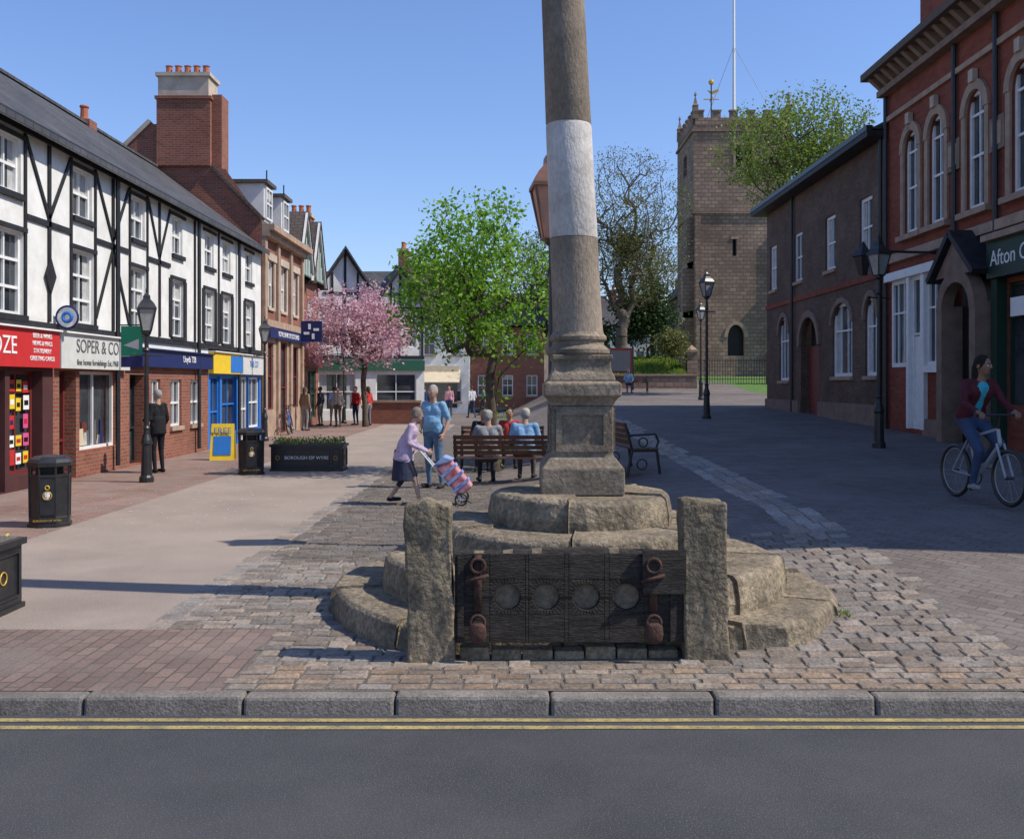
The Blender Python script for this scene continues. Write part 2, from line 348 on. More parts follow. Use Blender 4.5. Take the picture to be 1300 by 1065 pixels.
setts('stone_edging',2.85,3.2,10,30,rw=(.3,.5),ln=(.175,.18),h=.008,tn=(1.1,1.6))
setts('stone_edging',-2.72,-2.5,7.3,24,rw=(.2,.3),ln=(.2,.22),h=.006,tn=(1.0,1.3))
# ------------------------------------------------------------------ market cross
mc=B('market_cross')
def stepring(R,Ri,z0,z1,n,ph,clip,seed):
    rnd=random.Random(seed)
    for k in range(n):
        a0=ph+2*math.pi*k/n+.006; a1=ph+2*math.pi*(k+1)/n-.006; m=7
        dr=rnd.uniform(-.025,.025); dz=rnd.uniform(-.02,.014); vs=[];fs=[]
        for i in range(m+1):
            a=a0+(a1-a0)*i/m; wob=rnd.uniform(-.012,.012)
            for (r,z) in ((Ri,z0),(R+dr+wob,z0),(R+dr+wob+.01,(z0+z1)/2),(R+dr+wob-.015,z1-.03+dz),(R+dr+wob-.05,z1+dz),(Ri,z1+dz)):
                x=CX+math.cos(a)*r; y=CY+math.sin(a)*r
                if y<clip: y=clip
                vs.append((x,y,z))
        for i in range(m):
            for j in range(6): fs.append((i*6+j,(i+1)*6+j,(i+1)*6+(j+1)%6,i*6+(j+1)%6))
        fs.append(tuple(range(5,-1,-1))); fs.append(tuple(m*6+j for j in range(6)))
        mc.raw('steps',stone,vs,fs)
stepring(1.98,1.3,-.1,.2,10,.2,6.64,1); stepring(1.58,.9,.1,.45,9,.5,6.66,2); stepring(1.14,.5,.4,.69,7,.1,6.6,3); stepring(.74,0.0,.6,.93,5,.75,6.6,4)
mc.lathe('core',stone2,(CX,CY,0),[(1.35,0),(1.3,.19),(.95,.19),(.92,.43),(.6,.43),(.55,.67)],24)
def sq(z,hw): return [(CX-hw,CY-hw,z),(CX+hw,CY-hw,z),(CX+hw,CY+hw,z),(CX-hw,CY+hw,z)]
def sqloft(part,mat,prof):
    vs=[];fs=[]
    for hw,z in prof: vs+=sq(z,hw)
    for k in range(len(prof)-1):
        for i in range(4): j=(i+1)%4; fs.append((k*4+i,k*4+j,k*4+4+j,k*4+4+i))
    fs.append((3,2,1,0)); n=4*(len(prof)-1); fs.append((n,n+1,n+2,n+3)); mc.raw(part,mat,vs,fs)
sqloft('pedestal',stone3,[(.325,.92),(.33,1.0),(.325,1.13),(.30,1.16),(.27,1.2),(.25,1.22),(.245,1.24),(.245,1.62)])
sqloft('pedestal_cornice',stone3,[(.25,1.622),(.255,1.65),(.285,1.69),(.305,1.70),(.305,1.80),(.275,1.82)])
sqloft('pedestal_attic',stone3,[(.265,1.822),(.25,1.87),(.232,1.9),(.225,1.98),(.24,1.99),(.24,2.03)])
wf=Fr((CX,CY-.245,0),(1,0,0),(0,-1,0)); wl=Fr((CX-.245,CY,0),(0,1,0),(-1,0,0)); wr_=Fr((CX+.245,CY,0),(0,1,0),(1,0,0))
for fr_ in (wf,wl,wr_):
    for a,b,c,d in ((-.21,.21,1.55,1.6),(-.21,.21,1.26,1.31),(-.21,-.165,1.31,1.55),(.165,.21,1.31,1.55)): mc.fbox('panel_moulding',stone3,fr_,a,b,c,d,-.02,.018)
lean=(-.045,0)
mc.lathe('column_base',stone3,(CX-.02,CY,2.02),[(.24,0),(.262,.025),(.262,.055),(.235,.075),(.215,.09),(.212,.115),(.232,.135),(.235,.16),(.212,.185),(.208,.2)],32)
cb=(CX-.02,CY,2.2)
mc.lathe('shaft_lower',colstone,cb,[(.21,0),(.205,.04),(.2,.3),(.196,.78)],40,lean)
mc.lathe('shaft_whitewashed',colwhite,cb,[(.1,.78),(.194,.785),(.197,.8),(.19,1.3),(.187,1.69),(.18,1.712)],40,lean)
mc.lathe('shaft_upper',colstone,cb,[(.175,1.70),(.186,1.725),(.178,2.4),(.165,4.0),(.165,4.05),(.2,4.1),(.21,4.2),(.24,4.25),(.24,4.4),(.05,4.5)],40,lean)
mc.box('finial',stone3,CX-.3,CX-.17,CY-.06,CY+.06,6.6,7.2); mc.box('finial',stone3,CX-.42,CX-.05,CY-.055,CY+.055,6.9,7.0)
mc.done()
for o in mc.e.children:
    if o.name.startswith(('shaft','column_base')):
        o.data.polygons.foreach_set('use_smooth',[True]*len(o.data.polygons)); m=o.modifiers.new('es','EDGE_SPLIT'); m.split_angle=rad(35)
    if o.name.startswith(('steps','pedestal')):
        m=o.modifiers.new('b','BEVEL'); m.width=.01; m.segments=2; m.limit_method='ANGLE'; m.angle_limit=rad(25)
# ------------------------------------------------------------------ stocks
sk=B('village_stocks')
dtex=bpy.data.textures.new('rough','CLOUDS'); dtex.noise_scale=.13; dtex.noise_depth=4
def rough_block(part,mat,c,size,lean=0,parent=None,seed=0):
    import bmesh
    bm=bmesh.new(); bmesh.ops.create_cube(bm,size=1)
    for v in bm.verts: v.co=Vector((v.co.x*size[0],v.co.y*size[1],v.co.z*size[2]))
    bmesh.ops.subdivide_edges(bm,edges=bm.edges[:],cuts=14,use_grid_fill=True)
    for v in bm.verts:
        v.co.x+=lean*(v.co.z+size[2]/2); v.co+=Vector(c)
        if v.co.z>c[2]+size[2]*.47: v.co.z-=.03*abs(math.sin((v.co.x+seed)*7))
    me=bpy.data.meshes.new(part); bm.to_mesh(me); bm.free(); me.materials.append(mat)
    o=bpy.data.objects.new(part,me); scn.collection.objects.link(o); o.parent=parent
    b=o.modifiers.new('bv','BEVEL'); b.width=.02; b.segments=2; b.limit_method='ANGLE'; b.angle_limit=rad(50)
    d=o.modifiers.new('d','DISPLACE'); d.texture=dtex; d.texture_coords='GLOBAL'; d.strength=.045; d.mid_level=.5
    me.polygons.foreach_set('use_smooth',[True]*len(me.polygons)); return o
rough_block('stone_post_left',stone2,(-.515,6.5,.46),(.30,.2,1.16),-.03,sk.e,1)
rough_block('stone_post_right',stone2,(1.262,6.5,.48),(.29,.2,1.16),-.025,sk.e,2)
sf=Fr((0,6.47,0),(1,0,0),(0,-1,0))
ZC=.425
def holed_board(u0,u1,z0,z1,hc,r,zc,d0,d1):
    n=16; cols=[]; prev=u0
    for c in hc:
        cols.append((prev,c-r-.03)); prev=c+r+.03
    cols.append((prev,u1))
    for a,b in cols:
        sk.fbox('board',oldwood,sf,a,b,z0,z1,d0,d1)
    for c in hc:
        a,b=c-r-.03,c+r+.03
        sk.fbox('board',oldwood,sf,a,b,z0,zc-r-.03,d0,d1); sk.fbox('board',oldwood,sf,a,b,zc+r+.03,z1,d0,d1)
        R=r+.03
        for i in range(n*2):
            t0,t1=math.pi*i/n,math.pi*(i+1)/n
            def sqp(t):
                x,y=math.cos(t),math.sin(t); m=max(abs(x),abs(y)); return (c+x/m*R,zc+y/m*R)
            def ci(t): return (c+math.cos(t)*r,zc+math.sin(t)*r)
            sk.hexa('board',oldwood,[sf.p(*ci(t0),d0),sf.p(*ci(t1),d0),sf.p(*sqp(t1),d0),sf.p(*sqp(t0),d0),sf.p(*ci(t0),d1),sf.p(*ci(t1),d1),sf.p(*sqp(t1),d1),sf.p(*sqp(t0),d1)])
holes=[-.03,.22,.48,.74]
holed_board(-.37,1.13,.13,.705,holes,.085,ZC,-.05,.05)
hp_=.01
for i in range(24):
    a=-.37+i*.0625; hn=.004+ (.03*math.sin(math.pi*(i/24.))**2)*random.uniform(.5,1.1)
    sk.hexa('top_edge',oldwood if random.random()<.7 else filling,[sf.p(a,.706,-.045),sf.p(a+.0625,.706,-.045),sf.p(a+.0625,.706,.045),sf.p(a,.706,.045),sf.p(a,.706+hp_,-.04),sf.p(a+.0625,.706+hn,-.04),sf.p(a+.0625,.706+hn,.03),sf.p(a,.706+hp_,.03)]); hp_=hn
for h in holes:
    vs=[];n=20
    for d in (-.06,.022-.006*random.random()):
        for i in range(n): a=2*math.pi*i/n; vs.append(sf.p(h+math.cos(a)*.083,ZC+math.sin(a)*.083,d))
    sk.raw('hole_filling',filling,vs,[(i,(i+1)%n,(i+1)%n+n,i+n) for i in range(n)]+[tuple(range(n,2*n))])
prev=-.36
for h in holes+[1.21]:
    sk.fbox('split_line',dark,sf,prev,h-.09,ZC-.004,ZC+.003,.0505,.0515); prev=h+.09
for u,zt in ((-.22,.7),(.91,.7)):
    sk.fbox('hasp',rust,sf,u-.025,u+.025,.33,zt,.051,.064)
    sk.ring('hasp',rust,sf.p(u,.63,.075),.045,.012,(0,1,0),16,6)
    sk.tube('hasp',rust,sf.p(u-.08,.53,.085),sf.p(u+.07,.57,.085),.012)
    sk.ring('padlock',rust,sf.p(u,.27,.09),.045,.010,(0,1,0),18,6)
    sk.lathe('padlock',rust,(u,6.36,.14),[(.02,0),(.05,.02),(.058,.06),(.052,.11),(.03,.13)],14,sy=.4)
for u in (-.33,1.04): sk.fbox('bracket',oldwood,sf,u-.02,u+.02,.14,.70,.051,.060)
sk.fbox('right_strap',oldwood,sf,.84,1.12,.45,.73,.052,.075)
for k in range(7):
    a=-.34+k*.205; sk.box('packing_stones',stone2,a,a+.195,6.47+random.uniform(0,.02),6.6,-.02,.06+random.uniform(0,.03))
sk.done({'board':.004,'packing_stones':.012})
# ------------------------------------------------------------------ street furniture
def street_lamp(x,y,H,mat=lampglass,rot=.4,arms=True,k=1.0,fm=None):
    fm=fm or iron
    b=B('street_lamp',(x,y,gz(x,y)-.03),rot)
    b.lathe('post',iron,(0,0,0),[(.13,0),(.13,.12),(.10,.16),(.085,.7),(.105,.74),(.095,.8),(.062,.9),(.05,.98),(.065,1.02),(.045,1.06),(.036,H-1.1),(.058,H-1.06),(.038,H-1.02),(.034,H-.8),(.08,H-.76),(.08,H-.72)],12)
    if arms: b.tube('ladder_bar',iron,(-.28,0,H-1.15),(.28,0,H-1.15),.014)
    z0=H-.72; n=4
    b.lathe('lantern_glass',mat,(0,0,z0),[(.10*k,0),(.2*k,.40*k)],n,rot=math.pi/4)
    for i in range(n):
        a=math.pi/4+i*math.pi/2; b.tube('lantern_frame',fm,(math.cos(a)*.105*k,math.sin(a)*.105*k,z0),(math.cos(a)*.215*k,math.sin(a)*.215*k,z0+.41*k),.014,n=6)
    b.lathe('lantern_roof',fm,(0,0,z0+.4*k),[(r*k,z*k) for r,z in ((.235,0),(.235,.03),(.17,.12),(.09,.19),(.085,.25),(.05,.28),(.02,.32),(.03,.35),(.006,.42))],n,rot=math.pi/4)
    b.lathe('lantern_base',fm,(0,0,z0-.03),[(.06,0),(.12*k,.03),(.12*k,.05)],n,rot=math.pi/4)
    b.done(); return b
street_lamp(-6.68,18.2,3.5); street_lamp(-7.75,31.2,3.85); street_lamp(-7.6,45,4.1)
street_lamp(7.15,19.4,4.1); street_lamp(5.67,29,4.3); street_lamp(8.35,44,4.3)
street_lamp(.43,10.7,4.02,copperglass,0.1,False,1.35,copper)
bn=B('lamp_banner'); bn.box('cloth',teal,-7.15,-6.76,18.2,18.22,2.3,2.85); bn.box('cloth_lower',navy,-7.15,-6.76,18.2,18.22,2.1,2.297)
bn.poly('printed_panel',pale_s,[(-7.1,18.195,2.5),(-6.82,18.195,2.42),(-6.82,18.195,2.62)])
bn.tube('arm',iron,(-7.2,18.21,2.87),(-6.68,18.21,2.87),.012); bn.done()
def litter_bin(x,y,s=1):
    b=B('litter_bin',(x,y,gz(x,y)),.3,s); 
    f=math.pi/8
    b.lathe('body',iron,(0,0,0),[(.27,0),(.27,.04),(.25,.05),(.25,.12),(.24,.13),(.25,.62),(.26,.63),(.26,.66)],8,rot=f)
    for i in range(8):
        a=i*math.pi/4+f; b.tube('corner_post',iron,(math.cos(a)*.24,math.sin(a)*.24,.1),(math.cos(a)*.25,math.sin(a)*.25,.84),.014,n=6)
    b.lathe('inner',dark,(0,0,.6),[(.17,0),(.17,.18)],8,rot=f)
    b.lathe('lid',iron,(0,0,.76),[(.275,0),(.28,.05),(.25,.09),(.2,.12),(.06,.14)],8,rot=f)
    fr=Fr((0,-.228,0),(1,0,0),(0,-1,0)); b.fbox('door_panel',iron,fr,-.085,.085,.16,.58,.0,.012)
    b.ring('gold_crest',gold,(0,-.245,.40),.05,.008,(0,1,0),16,5); b.ring('gold_crest',gold,(0,-.245,.5),.025,.008,(0,1,0),10,5)
    b.lathe('crest_shield',white_t,(0,-.243,.36),[(.01,0),(.032,.03),(.036,.08)],8,sy=.3)
    b.text('BOROUGH OF WYRE',fr,0,.09,.02,.034,gold); b.done()
litter_bin(-5.87,12.65,1.0); litter_bin(-5.2,19.85,1.03)
flower_cols=[P('fl_y',(.8,.6,.05)),P('fl_r',(.6,.05,.04)),P('fl_w',(.7,.7,.7)),P('fl_g',(.08,.2,.03))]
def planter(x,y,w=1.47,h=.55,nf=1600):
    b=B('flower_planter',(x,y,gz(x,y)),0)
    b.box('trough',iron,-w/2,w/2,-.3,.3,.04,h-.05); b.box('rim',iron,-w/2-.03,w/2+.03,-.33,.33,h-.05,h); b.box('plinth',iron,-w/2-.02,w/2+.02,-.32,.32,0,.04)
    fr=Fr((0,-.3,0),(1,0,0),(0,-1,0)); fs_=Fr((w/2,0,0),(0,1,0),(1,0,0))
    for a,c in ((-w/2+.06,-w/2+.22),(-w/2+.27,w/2-.27),(w/2-.22,w/2-.06)):
        for (p,q,r,t) in ((a,c,.1,.115),(a,c,h-.115,h-.1),(a,a+.015,.115,h-.115),(c-.015,c,.115,h-.115)): b.fbox('panel_moulding',iron,fr,p,q,r,t,-.01,.018)
    for (p,q,r,t) in ((-.24,.24,.1,.115),(-.24,.24,h-.115,h-.1),(-.24,-.225,.115,h-.115),(.225,.24,.115,h-.115)): b.fbox('panel_moulding',iron,fs_,p,q,r,t,-.01,.018)
    b.ring('gold_crest',gold,(w/2+.006,0,h/2),.05,.007,(1,0,0),14,5)
    b.text('BOROUGH OF WYRE',fr,0,h*.5,.006,.095,white_t)
    for sx in (-1,1): b.ring('gold_crest',gold,(sx*(w/2-.14),-.306,h/2),.04,.006,(0,1,0),14,5)
    b.box('soil',bed,-w/2+.02,w/2-.02,-.28,.28,h,h+.012)
    for k in range(nf):
        px,py=random.uniform(-w/2+.02,w/2-.02),random.uniform(-.28,.28); pz=h+abs(random.gauss(.05,.04)); s=random.uniform(.010,.024)
        m=random.choices(flower_cols,[.14,.09,.05,.72])[0]; u=Vector((random.gauss(0,1),random.gauss(0,1),random.gauss(0,.6))).normalized()*s; v=u.orthogonal().normalized()*s
        c=Vector((px,py,pz)); b.poly('flowers',m,[c-u,c-v,c+u,c+v])
    b.done()
planter(-4.22,20.75); planter(-4.70,7.75,1.47,.56,40)
def bench(x,y,h,w=1.7):
    b=B('park_bench',(x,y,gz(x,y)),h)
    for sx in (-w/2,w/2):
        b.tube('iron_end',iron,(sx,.28,0),(sx,.22,.43),.024); b.tube('iron_end',iron,(sx,-.26,0),(sx,-.18,.43),.024); b.tube('iron_end',iron,(sx,-.18,.43),(sx,-.3,.86),.022)
        b.tube('iron_end',iron,(sx,-.2,.42),(sx,.24,.42),.022); b.tube('armrest',iron,(sx,-.25,.66),(sx,.2,.68),.02); b.tube('armrest',iron,(sx,.2,.68),(sx,.25,.56),.018); b.tube('armrest',iron,(sx,.25,.56),(sx,.2,.43),.018)
        b.ring('scroll',iron,(sx,0,.55),.07,.012,(1,0,0),16,5); b.ring('scroll',iron,(sx,-.02,.2),.08,.012,(1,0,0),16,5)
    for k in range(5): b.box('seat_slat',benchwood,-w/2-.03,w/2+.03,-.17+k*.085,-.1+k*.085,.435,.46)
    for k in range(4):
        z=.52+k*.09; yy=-.205-(z-.43)*.28
        b.hexa('back_slat',benchwood,[(-w/2-.03,yy-.012,z),(w/2+.03,yy-.012,z),(w/2+.03,yy+.012,z),(-w/2-.03,yy+.012,z),(-w/2-.03,yy-.03,z+.07),(w/2+.03,yy-.03,z+.07),(w/2+.03,yy-.006,z+.07),(-w/2-.03,yy-.006,z+.07)])
    b.done(); return b
bench(-.12,17.6,0,1.75); bench(1.95,16.6,-math.pi/2+.15,1.7); bench(-.2,20.8,math.pi,1.7); bench(6.2,53,math.pi,2.0); bench(.95,15.9,math.pi/2+.2,1.6)
# ------------------------------------------------------------------ left: half-timbered terrace
LF=Fr((-8.3,0,0),(0,1,0),(1,0,0))
def gable_roof(b,x_e,x_r,x_b,y0,y1,ze,zr,mat,ov=.25,th=.12):
    s=(zr-ze)/abs(x_r-x_e); xe=x_e+math.copysign(ov,x_e-x_r); z_e=ze-ov*s
    for (xa,za) in ((xe,z_e),(x_b+math.copysign(ov,x_b-x_r),z_e)):
        b.hexa('roof',mat,[(xa,y0,za),(xa,y1,za),(x_r,y1,zr),(x_r,y0,zr),(xa,y0,za+th),(xa,y1,za+th),(x_r,y1,zr+th),(x_r,y0,zr+th)])
    b.box('ridge_tiles',mat,x_r-.1,x_r+.1,y0,y1,zr+th-.03,zr+th+.05)
def chimney(b,x,y,w,d,z0,z1,mat=None,pots=4,cap=True):
    mat=mat or redbrick
    b.box('chimney',mat,x-w/2,x+w/2,y-d/2,y+d/2,z0,z1)
    if cap: b.box('chimney_cap',sand_pale,x-w/2-.06,x+w/2+.06,y-d/2-.06,y+d/2+.06,z1,z1+.15)
    for i in range(pots):
        px=x-w/2+w*(i+.5)/pots if w>=d else x; py=y if w>=d else y-d/2+d*(i+.5)/pots
        b.lathe('chimney_pots',terracotta,(px,py,z1+(.15 if cap else 0)),[(.13,0),(.11,.1),(.1,.34),(.13,.38),(.12,.42)],10)
tt=B('half_timbered_terrace')
ops=[];up=[(16.4,.85),(19.25,.85),(22.1,.8),(24.7,.75),(27.3,.8),(28.95,.8),(31.4,.8),(13.4,.85)]
for c,w in up:
    ops.append((c-w/2,c+w/2,4.98,5.92)); ops.append((c-w/2-.08,c+w/2+.08,2.95,4.36))
tt.wall('wall',white,LF,10,32.9,2.76,6.15,ops)
for o in ops: tt.window(LF,*o[:4],sill=black,mull=1,rails=(.5,) if o[3]>5 else (.33,.66))
def tb(a,b_,w=.13): tt.beam('timber_frame',black,LF,a,b_,w,.002,.035)
tt.fbox('timber_frame',black,LF,10,32.9,2.76,2.88,.002,.06); tt.fbox('timber_frame',black,LF,10,32.9,6.07,6.2,.002,.05)
tt.fbox('gutter',iron,LF,10,32.9,6.1,6.2,.16,.28)
cs=sorted(c for c,_ in up)
for c,w in up:
    if c<23:
        for sx in (-1,1): tb((c+sx*(w/2+.12),2.9),(c+sx*(w/2+.12),6.05),.07)
    tt.fbox('timber_frame',black,LF,c-w/2-.16,c+w/2+.16,5.92,5.99,.002,.045); tt.fbox('timber_frame',black,LF,c-w/2-.16,c+w/2+.16,4.36,4.44,.002,.045)
    if c>23:
        for sx in (-1,1):
            tt.fbox('shutters',black,LF,c+sx*(w/2+.16)-.1,c+sx*(w/2+.16)+.1,2.95,4.36,.002,.03)
for i in range(len(cs)-1):
    a,b_=cs[i]+.57,cs[i+1]-.57
    if a>23: 
        if b_-a>.5: tb(((a+b_)/2,2.9),((a+b_)/2,6.05),.09)
        continue
    m=(a+b_)/2
    tb((m,2.9),(m,6.05),.10)
    tb((a,4.65),(b_,4.65),.10)
    tb((m,4.75),(a,6.0),.07); tb((m,4.75),(b_,6.0),.07)
    if i%2==0: tb((m,4.6),(a,3.1),.07); tb((m,4.6),(b_,3.1),.07)
c=(17.82,3.72); 
tt.hexa('timber_frame',black,[LF.p(c[0]-.2,c[1],.04),LF.p(c[0],c[1]-.32,.04),LF.p(c[0]+.2,c[1],.04),LF.p(c[0],c[1]+.32,.04),LF.p(c[0]-.2,c[1],.06),LF.p(c[0],c[1]-.32,.06),LF.p(c[0]+.2,c[1],.06),LF.p(c[0],c[1]+.32,.06)])
for a in (20.72,26.1,29.95): tt.tube('downpipe',iron,LF.p(a,.1,.1),LF.p(a,6.1,.1),.05)
gable_roof(tt,-8.3,-11.8,-15.3,10,32.9,6.25,8.85,slate,.3)
for y in (10,32.9): tt.poly('wall',redbrick,[(-8.3,y,0),(-15.3,y,0),(-15.3,y,6.2),(-11.8,y,8.8),(-8.3,y,6.2)])
chimney(tt,-11.9,27.7,.5,.5,8.6,9.1,pots=1,cap=False)
def shop(y0,y1,fasc,ops,wallm,base=0,zt=2.76,fz=2.08,fd=.14):
    tt.wall('shop_wall',wallm,LF,y0,y1,0,fz,ops,d=0,rev=.3)
    tt.fbox('fascia',fasc,LF,y0+.03,y1-.03,fz,zt-.03,-.1,fd); tt.fbox('fascia_moulding',frame_w if fasc!=navy else navy,LF,y0+.03,y1-.03,zt-.03,zt,-.1,fd+.06)
o=[(13.2,15.0,.25,2.02),(15.3,16.3,.02,2.02),(16.45,17.6,.25,2.02)]; shop(13,18,red_s,o,M('shop_dark',(.08,.03,.03)))
for q in o: tt.window(LF,*q,fm=maroon,mull=1,rails=(.8,),curt=False,dep=.25)
for q in o:
    for iu in range(int((q[1]-q[0]-.1)/.24)):
        for iz in range(5):
            if random.random()<.2: continue
            u=q[0]+.08+iu*.24+random.uniform(0,.03); z=.4+iz*.31+random.uniform(0,.04); w=random.uniform(.15,.21); h=random.uniform(.18,.27); dd=-.183+.0005*iz
            mm=random.choice([white_t,red_s,red_s,yel_s,white_t,pink_s]); tt.poly('posters',mm,[LF.p(u,z,dd),LF.p(u+w,z,dd),LF.p(u+w,z+h,dd),LF.p(u,z+h,dd)])
            m2=random.choice([red_s,navy,white_t,dark]); tt.poly('poster_print',m2,[LF.p(u+.03,z+h*.3,dd+.003),LF.p(u+w-.03,z+h*.3,dd+.003),LF.p(u+w-.03,z+h*.65,dd+.003),LF.p(u+.03,z+h*.65,dd+.003)])
tt.text('BARGAIN BOOZE',LF,14.75,2.42,.145,.42,white_t,sx=1.0)
for k,s_ in enumerate(('BEER & WINES','NEWS & MAGS','STATIONERY','GREETING CARDS')): tt.text(s_,LF,17.3,2.62-k*.13,.145,.11,white_t)
o=[(18.25,18.95,.02,2.04),(19.1,21.05,.5,2.04)]; shop(18,21.3,pale_s,o,redbrick)
tt.window(LF,*o[1],mull=1,rails=(),curt=False,dep=.2); tt.window(LF,*o[0],fm=maroon,mull=0,rails=(.35,),curt=False,dep=.28)
for k in range(14):
    u=random.uniform(19.3,20.7); w=random.uniform(.1,.3); h=random.uniform(.1,.5); dd=-.193+k*.001; tt.poly('display',random.choice([curtain,cream,grey_t,maroon,navy]),[LF.p(u,.58,dd),LF.p(u+w,.58,dd),LF.p(u+w*.8,.58+h,dd),LF.p(u+w*.2,.58+h,dd)])
tt.text('SOPER & CO',LF,19.65,2.5,.145,.36,grey_t); tt.text('fine home furnishings Est.1968',LF,19.65,2.2,.145,.16,grey_t)
o=[(21.6,22.5,.02,2.0),(22.9,23.5,.75,1.9),(24.2,25.0,.75,1.9),(25.7,26.5,.75,1.9)]; shop(21.3,27.2,navy,o,redbrick,fz=2.18,zt=2.6)
tt.window(LF,*o[0],fm=black,mull=0,rails=(.4,),curt=False,dep=.28)
for q in o[1:]: tt.window(LF,*q,curt=False,sill=sandstone)
tt.text('Lloyds TSB',LF,25.2,2.4,.145,.22,white_t); tt.fbox('wall',white,LF,21.3,27.2,2.6,2.76,-.05,.001)
o=[(27.4,28.3,.02,2.0),(28.5,30,.4,2.0)]; shop(27.2,30.2,yel_s,o,blue_s,zt=2.7); tt.fbox('fascia_blue',blue_s,LF,28.9,30.15,2.12,2.6,.141,.15)
for q in o: tt.window(LF,*q,fm=blue_s,curt=False)
o=[(30.5,31.3,.02,2.0),(31.4,32.7,.4,2.0)]; shop(30.2,32.9,pale_s,o,blue_s,zt=2.7)
for q in o: tt.window(LF,*q,fm=frame_w,curt=False)
tt.text('THE CO',LF,31.5,2.4,.145,.28,blue_s)
tt.wall('shop_wall',redbrick,LF,10,13,0,2.76,[])
sg=Fr((-8.05,18.05,3.0),(1,0,0),(0,-1,0)); vs=[];n=22
for d in (-.03,.03):
    for i in range(n): a=2*math.pi*i/n; vs.append(sg.p(math.cos(a)*.2,math.sin(a)*.2,d))
tt.raw('round_sign',white_t,vs,[(i,(i+1)%n,(i+1)%n+n,i+n) for i in range(n)]+[tuple(range(n,2*n)),tuple(range(n-1,-1,-1))])
tt.ring('round_sign_rim',navy,(-8.05,18.02,3.0),.2,.02,(0,1,0),22,5); tt.ring('round_sign_rim',blue_s,(-8.05,18.015,3.0),.08,.03,(0,1,0),16,5)
tt.tube('round_sign_bracket',iron,(-8.3,18.05,3.0),(-8.2,18.05,3.0),.015)
tt.done()
ab=B('a_board_sign',(-6.85,23.6,0),.15); 
for s_,mm in ((-1,yel_s),(1,yel_s)): ab.hexa('panel',mm,[(-.28,s_*.22,0),(.28,s_*.22,0),(.28,s_*.22+.02,0),(-.28,s_*.22+.02,0),(-.26,s_*.02,.85),(.26,s_*.02,.85),(.26,s_*.02+.018,.85),(-.26,s_*.02+.018,.85)])
ab.hexa('panel_inset',blue_s,[(-.2,-.205,.12),(.2,-.205,.12),(.2,-.19,.12),(-.2,-.19,.12),(-.2,-.1,.56),(.2,-.1,.56),(.2,-.085,.56),(-.2,-.085,.56)])
ab.text('FREE',Fr((0,-.09,0),(1,0,0),(0,-1,0)),0,.68,.01,.2,blue_s); ab.done()
# ------------------------------------------------------------------ bank building
bk=B('bank_building')
ops=[(33.8,34.6,4.4,6.0),(35.6,36.5,4.4,6.0),(37.6,38.4,4.4,6.0)]; og=[(33.6,34.5,.9,3.2),(35.3,36.6,.02,3.3),(37.6,38.5,.9,3.2)]
bk.wall('wall',redbrick,LF,33.02,39.3,3.9,7.0,ops); bk.wall('ground_floor_wall',sandstone,LF,33.02,39.3,0,3.9,og,d=.03)
for q in ops: bk.window(LF,*q,sill=sand_pale)
for q in og: bk.window(LF,*q,d=.03,fm=maroon,curt=False)
for q in ops:
    bk.fbox('stone_dressings',sand_pale,LF,q[0]-.16,q[0],q[2],q[3],-.01,.05); bk.fbox('stone_dressings',sand_pale,LF,q[1],q[1]+.16,q[2],q[3],-.01,.05); bk.fbox('stone_dressings',sand_pale,LF,q[0]-.22,q[1]+.22,q[3],q[3]+.25,-.01,.09)
for u in (33.04,34.9,36.9,38.9): bk.fbox('pilasters',sandstone,LF,u,u+.3,0,6.7,-.01,.12)
bk.fbox('cornice',sandstone,LF,33.02,39.35,6.7,6.9,-.01,.25); bk.fbox('cornice',sandstone,LF,33.02,39.4,6.9,7.1,-.01,.42); bk.fbox('cornice',sandstone,LF,33.02,39.35,3.72,3.95,-.01,.2)
bk.fbox('sign_band',navy,LF,33.4,39.2,3.35,3.7,.13,.2); bk.text('ROYAL BANK OF SCOTLAND',LF,36.2,3.52,.205,.25,white_t)
bk.box('projecting_sign',navy,-8.1,-7.3,38.2,38.28,3.4,4.2)
sg=Fr((-7.7,38.2,3.8),(1,0,0),(0,-1,0))
for a in (0,math.pi/2,math.pi,-math.pi/2):
    ca,sa=math.cos(a),math.sin(a); bk.beam('sign_logo',white_t,sg,(ca*.08-sa*.07,sa*.08+ca*.07),(ca*.29-sa*.07,sa*.29+ca*.07),.1,.002+.002*abs(sa),.01+.002*abs(sa))
bk.poly('wall',redbrick,[(-8.3,33.02,0),(-15.5,33.02,0),(-15.5,33.02,7),(-12.0,33.02,10.4),(-11.2,33.02,10.4),(-9.9,33.02,9.0),(-9.5,33.02,8.9),(-8.3,33.02,7.2)])
bk.poly('wall',redbrick,[(-8.3,39.3,0),(-15.5,39.3,0),(-15.5,39.3,7),(-11.6,39.3,10.2),(-8.3,39.3,7.1)])
gable_roof(bk,-8.3,-11.6,-15.2,33.04,39.28,7.0,10.2,slate_b,.05)
bk.beam('coping',sand_pale,Fr((0,33.0,0),(1,0,0),(0,-1,0)),(-15.4,7.2),(-12.0,10.5),.14,-.2,.06)
bk.beam('coping',slate_b,Fr((0,33.0,0),(1,0,0),(0,-1,0)),(-9.95,9.0),(-8.25,7.25),.1,-.2,.06)
bk.box('chimney',redbrick,-11.75,-9.98,32.9,33.9,9.0,11.2); bk.box('chimney_band',redbrick,-11.8,-9.93,32.85,33.95,11.2,11.3)
bk.box('chimney_cap',sand_pale,-11.7,-10.03,32.9,33.9,11.3,11.95); bk.box('chimney_cap',sand_pale,-11.77,-9.96,32.83,33.97,11.95,12.07)
bk.box('chimney',redbrick,-9.975,-9.65,33.1,33.88,8.6,11.4)
